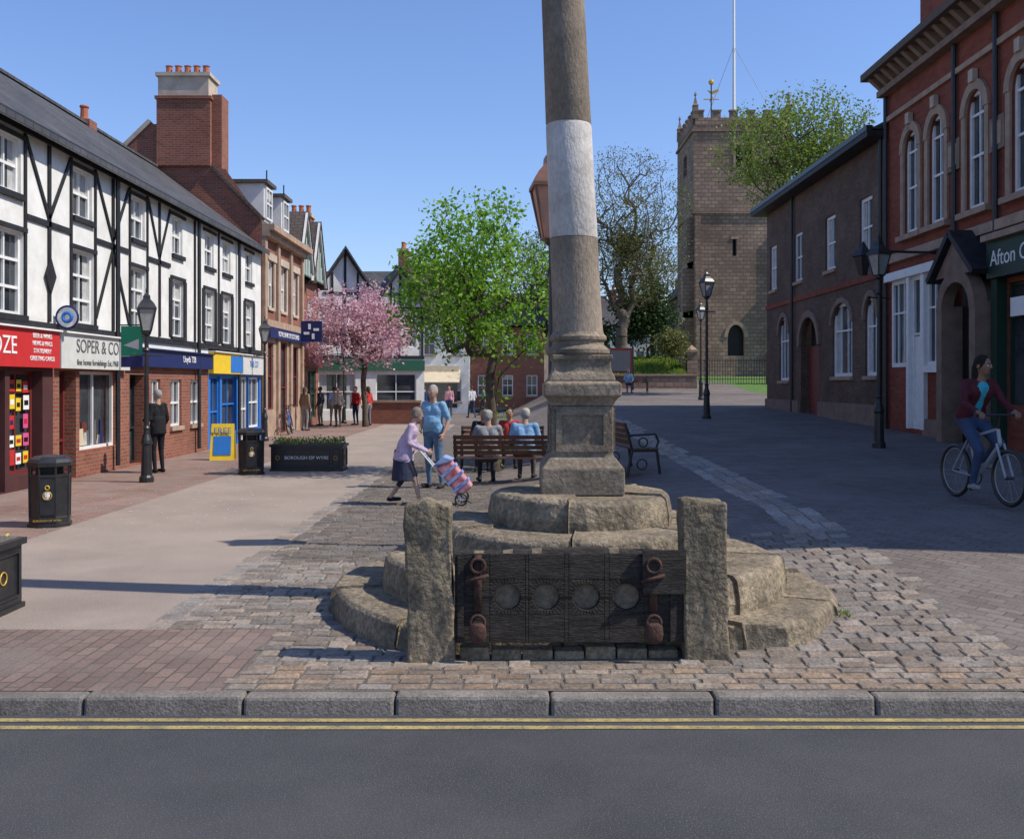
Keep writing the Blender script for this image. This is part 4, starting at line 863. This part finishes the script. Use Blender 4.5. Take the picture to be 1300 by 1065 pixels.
tufts('grass_tufts',9000,(3.6,10.6),(57.5,66),.22,leaf_y,1); tufts('weeds',160,(2.2,2.5),(7.3,7.45),.05,leaf_y,2)
rs=random.Random(5); V=[];F=[]
for i in range(700):
    x=rs.gauss(-4.5,1.6); y=rs.uniform(12,42); a=rs.uniform(0,6.28); s=rs.uniform(.008,.02); z=gz(x,y)+.014; m=len(V)
    if x<-8.1: continue
    V+=[(x+math.cos(a+k*1.57)*s,y+math.sin(a+k*1.57)*s,z) for k in range(4)]; F.append((m,m+1,m+2,m+3))
add_mesh('fallen_petals',V,F,blossom,tone=[1]*len(V))
# ------------------------------------------------------------------ people
def capsule(a,b_,ra,rb,seg=10):
    a=Vector(a);b_=Vector(b_); ax=b_-a
    if ax.length<1e-6: ax=Vector((0,0,1))
    ax.normalize(); t=ax.orthogonal().normalized(); t2=ax.cross(t); rings=[]
    for an in (30,60,90): rings.append((a-ax*ra*math.cos(rad(an)),ra*math.sin(rad(an))))
    for an in (90,60,30): rings.append((b_+ax*rb*math.cos(rad(an)),rb*math.sin(rad(an))))
    if (b_-a).length<1e-6: rings.pop(3)
    vs=[a-ax*ra]
    for c,r in rings:
        for i in range(seg): q=2*math.pi*i/seg; vs.append(c+(t*math.cos(q)+t2*math.sin(q))*r)
    vs.append(b_+ax*rb); n=len(vs)-1; fs=[]
    for i in range(seg): fs.append((0,1+(i+1)%seg,1+i)); fs.append((n,n-seg+i,n-seg+(i+1)%seg))
    for k in range(len(rings)-1):
        for i in range(seg): j=(i+1)%seg; o=1+k*seg; fs.append((o+i,o+j,o+seg+j,o+seg+i))
    return vs,fs
def remesh(prims,voxel,smooth=4):
    V=[];F=[]
    for p in prims:
        if p[0]=='c': vs,fs=capsule(p[2],p[3],p[4],p[5])
        elif p[0]=='e':
            vs,fs=capsule((0,0,0),(0,0,0),1,1,14); Mx=p[4]; vs=[Vector(p[2])+Mx@Vector((v.x*p[3][0],v.y*p[3][1],v.z*p[3][2])) for v in vs]
        else:
            vs=[];n=18
            for c,r in ((p[2],p[4]),(p[3],p[5])):
                for i in range(n): q=2*math.pi*i/n; vs.append(Vector(c)+Vector((math.cos(q)*r[0],math.sin(q)*r[1],0)))
            fs=[(i,(i+1)%n,(i+1)%n+n,i+n) for i in range(n)]+[tuple(range(n-1,-1,-1)),tuple(range(n,2*n))]
        m=len(V); V+=vs; F+=[tuple(i+m for i in f) for f in fs]
    me=bpy.data.meshes.new('tmp'); me.from_pydata([tuple(v) for v in V],[],F); o=bpy.data.objects.new('tmp',me); scn.collection.objects.link(o)
    r=o.modifiers.new('r','REMESH'); r.mode='VOXEL'; r.voxel_size=voxel; s=o.modifiers.new('s','SMOOTH'); s.factor=.5; s.iterations=smooth
    dg=bpy.context.evaluated_depsgraph_get(); ev=o.evaluated_get(dg); m2=ev.to_mesh()
    nv=len(m2.vertices); co=np.zeros(nv*3,dtype=np.float32); m2.vertices.foreach_get('co',co); co=co.reshape(-1,3).astype(float)
    fs=[tuple(p.vertices) for p in m2.polygons]; ev.to_mesh_clear(); bpy.data.objects.remove(o); 
    cen=np.array([co[list(f)].mean(0) for f in fs]); best=np.full(len(fs),1e9); lab=np.zeros(len(fs),int); labels=[]
    for p in prims:
        if p[1] not in labels: labels.append(p[1])
        li=labels.index(p[1])
        if p[0]=='e':
            Mi=np.array(p[4].inverted()); q=(cen-np.array(p[2]))@Mi.T; rr_=np.array(p[3]); k=np.linalg.norm(q/rr_,axis=1); d=(k-1)*rr_.mean()
        else:
            a=np.array(p[2],float); b_=np.array(p[3],float); ab_=b_-a; L2=max(ab_@ab_,1e-9); t=((cen-a)@ab_)/L2
            if p[0]=='c': t=np.clip(t,0,1); d=np.linalg.norm(cen-(a+t[:,None]*ab_),axis=1)-(p[4]+(p[5]-p[4])*t)
            else:
                tc_=np.clip(t,0,1); ax_=a+tc_[:,None]*ab_; rx=p[4][0]+(p[5][0]-p[4][0])*tc_; ry=p[4][1]+(p[5][1]-p[4][1])*tc_; q=cen-ax_
                k=np.sqrt((q[:,0]/rx)**2+(q[:,1]/ry)**2); d=(k-1)*(rx+ry)/2+np.abs(t-tc_)*math.sqrt(L2)-.004
        if p[1]=='inner': d=d-.012
        m=d<best; best[m]=d[m]; lab[m]=li
    return co,fs,[labels[i] for i in lab]
ID=Matrix.Identity(3)
DEF=dict(hipL=(-.09,0,.93),hipR=(.09,0,.93),kneeL=(-.1,.02,.5),kneeR=(.1,.02,.5),ankL=(-.1,-.03,.09),ankR=(.1,-.03,.09),
 shL=(-.175,0,1.42),shR=(.175,0,1.42),elL=(-.23,-.04,1.13),elR=(.23,-.04,1.13),wrL=(-.24,.05,.88),wrR=(.24,.05,.88),neck=(0,0,1.46),head=(0,.02,1.63),curl=.5)
def person(name,loc,heading,H,pose,cols,long_sleeve=True,bare_leg=False,skirt=None,jacket=None,hair='short',build=1.0,hyaw=0,hpitch=0,voxel=.013):
    j=dict(DEF); j.update(pose); V3=lambda k:Vector(j[k])
    bd=build; pr=[]
    top='top'; leg='leg'
    for s in 'LR':
        sg_=-1 if s=='L' else 1
        hip,kn,an=V3('hip'+s),V3('knee'+s),V3('ank'+s)
        pr.append(('c',leg,hip,kn,.092*bd,.062)); pr.append(('c','skin' if bare_leg else leg,kn,an,.058,.04 if not bare_leg else .033))
        fd=Vector(j.get('foot'+s,(sg_*.03,.16,-.045))); pr.append(('c','shoe',an+Vector((0,-.03,-.045)),an+fd,.042,.034))
        sh,el,wr=V3('sh'+s),V3('el'+s),V3('wr'+s)
        pr.append(('c',top,sh,el,.056,.045))
        if long_sleeve: pr.append(('c',top,el,wr,.045,.034))
        else: pr.append(('c',top,sh,sh+(el-sh)*.75,.066,.058)); pr.append(('c','skin',el,wr,.042,.028))
        chest=Vector((V3('neck').x+(sh.x-V3('neck').x)*.45,sh.y+.01,sh.z-.1))
        waist=hip+(sh-hip)*.38; waist.x=(hip.x+(V3('hipL').x+V3('hipR').x)/2)/2+sg_*.01
        pr.append(('c',top,waist,chest,.095*bd,.098*bd)); pr.append(('c',top,hip+(sh-hip)*.12,waist,.098*bd,.095*bd)); pr.append(('c',top,V3('neck')+Vector((0,0,-.07)),sh,.07,.058))
    pm=(V3('hipL')+V3('hipR'))/2
    pr.append(('c',leg,V3('hipL'),V3('hipR'),.1*bd,.1*bd))
    if 'inner' in cols: pr.append(('c','inner',pm+(V3('neck')-pm)*.3+Vector((0,.045,0)),V3('neck')+Vector((0,.045,-.09)),.065,.06))
    if bd>1.05: pr.append(('e',top,pm+(V3('neck')-pm)*.38+Vector((0,.03,0)),(.15*bd,.13*bd,.17),ID))
    hd=V3('head'); pr.append(('c','skin',V3('neck')+Vector((0,0,-.03)),hd+Vector((0,-.015,-.05)),.058,.052))
    HR=(Matrix.Rotation(hyaw,3,'Z')@Matrix.Rotation(hpitch,3,'X')); h=lambda x,y,z: hd+HR@Vector((x,y,z))
    pr+=[('e','skin',h(0,0,0),(.076,.095,.115),HR),('e','skin',h(0,.025,-.06),(.052,.062,.055),HR),('c','skin',h(0,.09,.005),h(0,.112,-.02),.009,.014),
         ('e','skin',h(-.079,-.005,-.01),(.012,.022,.032),HR),('e','skin',h(.079,-.005,-.01),(.012,.022,.032),HR)]
    if hair=='short': pr.append(('e','hair',h(0,-.018,.022),(.085,.097,.108),HR))
    elif hair=='long': pr+= [('e','hair',h(0,-.02,.02),(.09,.1,.112),HR),('c','hair',h(0,-.06,-.03),h(0,-.075,-.14),.075,.06)]
    elif hair=='curly': pr+= [('e','hair',h(0,-.02,.028),(.098,.105,.115),HR),('e','hair',h(-.07,-.03,-.01),(.035,.05,.05),HR),('e','hair',h(.07,-.03,-.01),(.035,.05,.05),HR)]
    elif hair=='cap': pr+= [('e','hair2',h(0,-.02,.0),(.083,.094,.09),HR),('e','hair',h(0,-.005,.05),(.088,.1,.075),HR),('e','hair',h(0,.1,.045),(.06,.06,.014),HR)]
    if skirt: pr.append(('f','skirt',pm+Vector((0,0,.05)),Vector((pm.x,pm.y+.02,skirt)),(.15*bd,.13*bd),(.2*bd,.19*bd)))
    if jacket: pr.append(('f',top,pm+(V3('neck')-pm)*.45,Vector((pm.x,pm.y,jacket)),(.165*bd,.125*bd),(.19*bd,.155*bd)))
    co,fs,lab=remesh(pr,voxel); V=[co]; F=list(fs); L=list(lab); nv=len(co)
    for s in 'LR':
        sg_=-1 if s=='L' else 1
        wr,el=V3('wr'+s),V3('el'+s); d=(wr-el).normalized(); 
        pn=Vector(j.get('palm'+s,(-sg_,0,0))); pn=(pn-d*pn.dot(d)).normalized(); sd=d.cross(pn)*sg_
        if sd.dot(Vector((0,1,0)))<0 and ('palm'+s) not in j: sd=-sd
        hp=[('c','skin',wr-d*.02,wr+d*.03,.027,.026),('c','skin',wr+d*.03+sd*.022,wr+d*.085+sd*.026,.016,.014),('c','skin',wr+d*.03,wr+d*.09,.018,.015),('c','skin',wr+d*.03-sd*.02,wr+d*.08-sd*.026,.016,.013)]
        cu=j['curl']
        for k,(off,ln) in enumerate(((.03,.07),(.011,.08),(-.009,.075),(-.028,.06))):
            p0=wr+d*.085+sd*off; a=cu*.5; p=p0
            for q,(fl) in enumerate((.42,.33,.25)):
                dd=(d*math.cos(a)+pn*math.sin(a)); p2=p+dd*ln*fl; hp.append(('c','skin',p,p2,.0092-.001*q,.0085-.001*q)); p=p2; a+=cu*.75
        t0=wr+d*.025+sd*.025; t1=t0+(d*.6+sd*.7+pn*.25).normalized()*.038; t2_=t1+(d*.85+sd*.25+pn*.45).normalized()*.032; hp+= [('c','skin',t0,t1,.013,.011),('c','skin',t1,t2_,.011,.009)]
        c2,f2,l2=remesh(hp,.0055 if voxel<.016 else .009,1); F+=[tuple(i+nv for i in f) for f in f2]; L+=l2; V.append(c2); nv+=len(c2)
    for x,y,z,r,lb in ((-.03,.083,.004,.0115,'eye'),(.03,.083,.004,.0115,'eye'),(-.03,.0925,.004,.0055,'pupil'),(.03,.0925,.004,.0055,'pupil')):
        vs,ff=capsule(h(x,y,z),h(x,y,z),r,r,8); V.append(np.array([tuple(v) for v in vs])); F+=[tuple(i+nv for i in f) for f in ff]; L+=[lb]*len(ff); nv+=len(vs)
    for a,b_,r,lb in (((-.022,.088,-.058),(.022,.088,-.058),.005,'lip'),((-.045,.083,.026),(-.016,.092,.028),.0045,'brow'),((.045,.083,.026),(.016,.092,.028),.0045,'brow')):
        vs,ff=capsule(h(*a),h(*b_),r,r,6); V.append(np.array([tuple(v) for v in vs])); F+=[tuple(i+nv for i in f) for f in ff]; L+=[lb]*len(ff); nv+=len(vs)
    cols=dict(cols); cols.setdefault('skirt',cols['leg']); cols.setdefault('hair2',(.3,.3,.3)); cols['eye']=(.6,.6,.58); cols['pupil']=(.02,.015,.01); cols['lip']=(.3,.1,.08); cols['brow']=cols['hair2'] if hair=='cap' else cols['hair']
    keys=sorted(set(L)); mats=[]
    for k in keys:
        c=cols[k]; cloth=k not in('skin','eye','pupil','lip'); mats.append(M(name+'_'+k,c,tuple(x*.75 for x in c),9,.55 if k=='skin' else .85,.6 if cloth else .05,11 if cloth else 45,spec=.25,bdist=.03 if cloth else .01))
    sc=H/1.75; o=add_mesh(name,np.concatenate(V)*sc,F,mats,midx=[keys.index(l) for l in L],smooth=True)
    o.location=loc; o.rotation_euler=(0,0,heading); return o
SK=(.5,.3,.21)
def at(x,y,dz=0): return (x,y,gz(x,y)+dz)
person('old_woman',at(-1.58,14.75,.008),-math.pi/2+.05,1.5,dict(hipL=(-.09,-.04,.9),hipR=(.09,-.04,.9),kneeR=(.1,.16,.52),ankR=(.1,.24,.09),kneeL=(-.1,-.02,.48),ankL=(-.1,-.26,.13),
   shL=(-.165,.1,1.36),shR=(.165,.1,1.36),neck=(0,.12,1.4),head=(0,.21,1.55),elL=(-.22,.08,1.08),elR=(.22,.06,1.08),wrL=(-.1,.36,.93),wrR=(.13,.36,.93),curl=1.2),
   dict(skin=(.5,.33,.26),top=(.50,.40,.54),leg=(.03,.03,.05),skirt=(.035,.04,.07),shoe=(.02,.02,.02),hair=(.22,.18,.15)),bare_leg=True,skirt=.42,jacket=.78,hair='curly',build=1.18,hpitch=-.15)
person('man_in_blue_shirt',at(-1.35,17.15),math.pi-.45,1.77,dict(elL=(-.26,-.06,1.16),wrL=(-.25,.1,.93),elR=(.26,-.08,1.15),wrR=(.17,.14,1.02),kneeL=(-.12,.03,.5),ankL=(-.15,-.02,.09),curl=.6,head=(0,.03,1.64)),
   dict(skin=SK,top=(.22,.42,.62),leg=(.10,.17,.27),shoe=(.05,.04,.03),hair=(.35,.34,.33)),long_sleeve=False,hair='short',build=1.12)
person('man_in_dark_suit',at(-7.15,20.1),math.pi/2-.5,1.68,dict(elL=(-.22,.0,1.13),wrL=(-.16,.24,1.1),elR=(.23,-.03,1.13),wrR=(.2,.1,.9)),dict(skin=SK,top=(.015,.015,.018),leg=(.015,.015,.02),shoe=(.01,.01,.01),hair=(.3,.3,.3)),jacket=.82)
SIT=dict(hipL=(-.09,0,.5),hipR=(.09,0,.5),kneeL=(-.12,.42,.5),kneeR=(.12,.42,.5),ankL=(-.12,.44,.09),ankR=(.12,.44,.09),shL=(-.185,.02,.99),shR=(.185,.02,.99),neck=(0,.03,1.03),head=(0,.07,1.2),elL=(-.25,.1,.74),elR=(.25,.1,.74),wrL=(-.12,.33,.62),wrR=(.12,.33,.62),curl=.9)
person('seated_man_in_grey_shirt',at(-.42,17.6),.1,1.75,SIT,dict(skin=SK,top=(.28,.28,.29),leg=(.05,.05,.07),shoe=(.03,.03,.03),hair=(.35,.33,.28),hair2=(.3,.3,.29)),long_sleeve=False,hair='cap',build=1.15,hyaw=-.4)
S2=dict(SIT); S2.update(shL=(-.185,.1,.97),shR=(.185,.1,.97),neck=(0,.12,1.01),head=(0,.18,1.17))
person('seated_man_in_blue_shirt',at(.22,17.6),-.1,1.75,S2,dict(skin=SK,top=(.22,.4,.6),leg=(.1,.1,.1),shoe=(.03,.03,.03),hair=(.5,.45,.36),hair2=(.3,.3,.29)),long_sleeve=False,hair='cap',build=1.15,hyaw=.3)
person('seated_woman_in_red',at(-.05,20.8),math.pi,1.65,SIT,dict(skin=SK,top=(.45,.05,.06),leg=(.03,.03,.04),shoe=(.03,.03,.03),hair=(.05,.03,.02)),hair='long')
person('seated_man_in_dark_jacket',at(-.6,20.8),math.pi,1.7,SIT,dict(skin=SK,top=(.03,.03,.05),leg=(.03,.03,.04),shoe=(.03,.03,.03),hair=(.1,.1,.1)))
person('seated_man_far',at(6.2,53),math.pi,1.7,SIT,dict(skin=SK,top=(.3,.4,.5),leg=(.06,.06,.09),shoe=(.03,.03,.03),hair=(.3,.3,.3)),voxel=.02)
WALK=dict(kneeL=(-.1,.14,.52),ankL=(-.1,.24,.1),kneeR=(.1,.02,.49),ankR=(.1,-.24,.13),wrL=(-.24,-.14,.92),elL=(-.23,-.1,1.14),wrR=(.24,.2,.93))
for nm,x,y,hd,top,leg,kw in (('woman_in_pale_blue_top',-7.55,42.2,.3,(.35,.5,.65),(.45,.4,.3),dict(long_sleeve=False)),('man_in_red_jacket',-6.75,43,2.5,(.5,.04,.03),(.03,.04,.08),{}),('woman_in_white_coat',-6.35,43.3,-2.6,(.6,.55,.52),(.05,.05,.07),dict(hair='long')),('man_in_dark_coat',-8.2,42.6,1.2,(.05,.05,.06),(.25,.22,.17),{}),('woman_in_red_top',-6.15,42.6,1.0,(.5,.05,.04),(.2,.2,.22),dict(hair='long')),('woman_in_beige_coat',-7.9,38.0,-.5,(.3,.2,.13),(.3,.27,.25),dict(hair='long')),('shopper_in_white',-2.1,52,.5,(.6,.6,.6),(.05,.06,.1),{}),
   ('man_in_cream_jacket',-7.2,41.2,2.8,(.5,.45,.36),(.12,.1,.08),{}),('woman_in_pink_top',-3.4,54,3.0,(.6,.3,.35),(.05,.06,.12),dict(hair='long')),('man_in_navy_top',-4.4,50,.2,(.03,.05,.12),(.2,.18,.15),{}),('shopper_in_green',-1.6,56,1.4,(.1,.2,.12),(.04,.04,.06),{})):
    person(nm,at(x,y),hd,1.68,WALK if nm[0]=='s' or 'pale' in nm or 'navy' in nm else {},dict(skin=SK,top=top,leg=leg,shoe=(.03,.03,.03),hair=(.1,.06,.04)),voxel=.02,**kw)
tr=B('shopping_trolley',at(-.74,14.72,.01),0)
red_t=M('tartan_red',(.5,.06,.06),(.5,.35,.4),7,.8,.3,50); blu_t=M('tartan_blue',(.3,.4,.6),(.12,.15,.4),7,.8,.3,50)
def tp(s,t,w):
    a=rad(50); return (-.02-math.cos(a)*s+math.sin(a)*t*1.0, w, .10+math.sin(a)*s+math.cos(a)*t)
P8=[tp(.02,.02,-.17),tp(.02,.02,.17),tp(.02,.26,.17),tp(.02,.26,-.17),tp(.56,.02,-.19),tp(.56,.02,.19),tp(.56,.25,.19),tp(.56,.25,-.19)]
tr.hexa('bag',red_t,P8); tr.hexa('bag_flap',blu_t,[tp(.5,.245,-.2),tp(.5,.245,.2),tp(.5,.3,.2),tp(.5,.3,-.2),tp(.62,.0,-.2),tp(.62,.0,.2),tp(.64,.22,.2),tp(.64,.22,-.2)])
for s0 in (.12,.26,.40): tr.hexa('bag_stripes',blu_t,[tp(s0,.0,-.2),tp(s0,.0,.2),tp(s0,.275,.185),tp(s0,.275,-.185),tp(s0+.045,.0,-.2),tp(s0+.045,.0,.2),tp(s0+.045,.275,.185),tp(s0+.045,.275,-.185)])
for w in (-.13,.13): tr.tube('frame',frame_w,tp(-.02,0,w),tp(.98,0,w*.8),.011)
tr.tube('handle',iron,tp(.98,0,-.14),tp(.98,0,.14),.016)
for w in (-.22,.22):
    tr.ring('wheels',iron,(0,w,.10),.085,.014,(0,1,0),20,6); 
    for k in range(6): a=k*math.pi/3; tr.tube('spokes',frame_w,(0,w,.1),(math.cos(a)*.085,w,.1+math.sin(a)*.085),.004,n=4)
tr.tube('axle',iron,(0,-.2,.1),(0,.2,.1),.008); tr.tube('stand',iron,tp(.02,.02,0),(.14,0,.02),.01); tr.done({'bag':.03,'bag_flap':.02})
def bicycle(loc,heading,col,tilt=0):
    b=B('bicycle',loc,heading); b.e.rotation_euler=(0,tilt,heading)
    fm=P('bike_paint',col,.35); R=.32
    rw=Vector((0,-.52,R+.01)); fw=Vector((0,.53,R+.01)); bb=Vector((0,-.08,.29)); st=Vector((0,-.24,.80)); hs=Vector((0,.32,.86)); hs2=Vector((0,.36,.70))
    for c in (rw,fw):
        b.ring('tyre',iron,c,R-.024,.025,(1,0,0),32,6); b.ring('rim',lampglass,c,R-.055,.008,(1,0,0),32,5); b.tube('hub',iron,c+Vector((-.05,0,0)),c+Vector((.05,0,0)),.02)
        for k in range(14): a=k*2*math.pi/14; b.tube('spokes',lampglass,c+Vector((.02 if k%2 else -.02,0,0)),c+Vector((0,math.cos(a)*(R-.05),math.sin(a)*(R-.05))),.0015,n=3)
    for p,q,r in ((bb,st,.017),(bb,hs2,.022),(st-Vector((0,-.02,.06)),hs,.018),(hs,hs2,.022)): b.tube('frame',fm,p,q,r)
    for s in (-.045,.045):
        o=Vector((s,0,0)); b.tube('frame',fm,rw+o,bb+o*.5,.010); b.tube('frame',fm,rw+o,st+o*.4-Vector((0,0,.08)),.009); b.tube('fork',fm,hs2+o,fw+o,.013)
    b.tube('seat_post',iron,st,st+Vector((0,-.03,.12)),.013); b.lathe('saddle',iron,(0,-.27,.91),[(.03,0),(.09,.02),(.09,.05),(.04,.06)],12,sx=.8,sy=1.5)
    b.tube('stem',iron,hs,hs+Vector((0,.03,.14)),.014); hb=hs+Vector((0,.05,.15)); b.tube('handlebar',iron,hb+Vector((-.28,-.04,.01)),hb+Vector((.28,-.04,.01)),.014)
    b.ring('chainring',iron,bb,.085,.008,(1,0,0),20,5); b.tube('cranks',iron,bb+Vector((.06,0,0)),bb+Vector((.06,.1,-.13)),.01); b.tube('cranks',iron,bb+Vector((-.06,0,0)),bb+Vector((-.06,-.1,.13)),.01)
    b.tube('pedals',iron,bb+Vector((.06,.1,-.13)),bb+Vector((.15,.1,-.13)),.018); b.tube('pedals',iron,bb+Vector((-.06,-.1,.13)),bb+Vector((-.15,-.1,.13)),.018)
    b.done(); return b
bh=-3.02
BL=at(5.42,11.5)
bicycle(BL,bh,(.35,.38,.42))
person('woman_cyclist',BL,bh,1.72,dict(hipL=(-.08,-.24,.98),hipR=(.08,-.24,.98),kneeR=(.1,.12,.62),ankR=(.11,.0,.23),footR=(.02,.15,-.04),kneeL=(-.13,.16,.70),ankL=(-.11,-.16,.47),footL=(-.02,.15,-.05),
   shL=(-.165,-.04,1.40),shR=(.165,-.04,1.40),neck=(0,-.02,1.44),head=(0,.04,1.61),elL=(-.25,.05,1.17),elR=(.25,.05,1.17),wrL=(-.23,.28,1.08),wrR=(.23,.28,1.08),palmL=(0,0,-1),palmR=(0,0,-1),curl=1.3),
   dict(skin=(.3,.17,.11),top=(.10,.02,.03),inner=(.05,.45,.55),leg=(.05,.08,.15),shoe=(.3,.3,.3),hair=(.02,.015,.012)),hair='long',hyaw=.4,hpitch=-.1)
bicycle(at(-7.85,35.3),.1,(.05,.1,.3),tilt=-.12)
# ------------------------------------------------------------------ light, sky, camera
w=bpy.data.worlds.new('World'); scn.world=w; w.use_nodes=True; nt=w.node_tree; bg=nt.nodes['Background']
sky=nt.nodes.new('ShaderNodeTexSky'); sky.sky_type='NISHITA'; sky.sun_disc=False; sky.sun_elevation=rad(SUN_EL); sky.sun_rotation=rad(90+SUN_AZ); sky.air_density=1.2; sky.dust_density=.3; sky.ozone_density=2.5
tint=mix(nt,1.0,sky.outputs[0],(.84,.93,1.22),'MULTIPLY')
nt.links.new(tint,bg.inputs[0]); bg.inputs[1].default_value=.142
L=bpy.data.lights.new('sun','SUN'); L.energy=5.0; L.angle=rad(.5); L.color=(1,.93,.82); so=bpy.data.objects.new('sun',L); scn.collection.objects.link(so)
e,a=rad(SUN_EL),rad(SUN_AZ); d=Vector((math.cos(e)*math.cos(a),-math.cos(e)*math.sin(a),math.sin(e))); so.rotation_euler=d.to_track_quat('Z','Y').to_euler(); so.location=d*60
cam=bpy.data.cameras.new('camera'); cam.lens=35; cam.sensor_width=36; cam.shift_y=-.035; cam.clip_end=3000; co=bpy.data.objects.new('camera',cam); scn.collection.objects.link(co)
co.location=(0,0,1.8); co.rotation_euler=(math.pi/2,0,0); scn.camera=co
scn.view_settings.view_transform='Standard'; scn.view_settings.look='None'; scn.view_settings.exposure=0
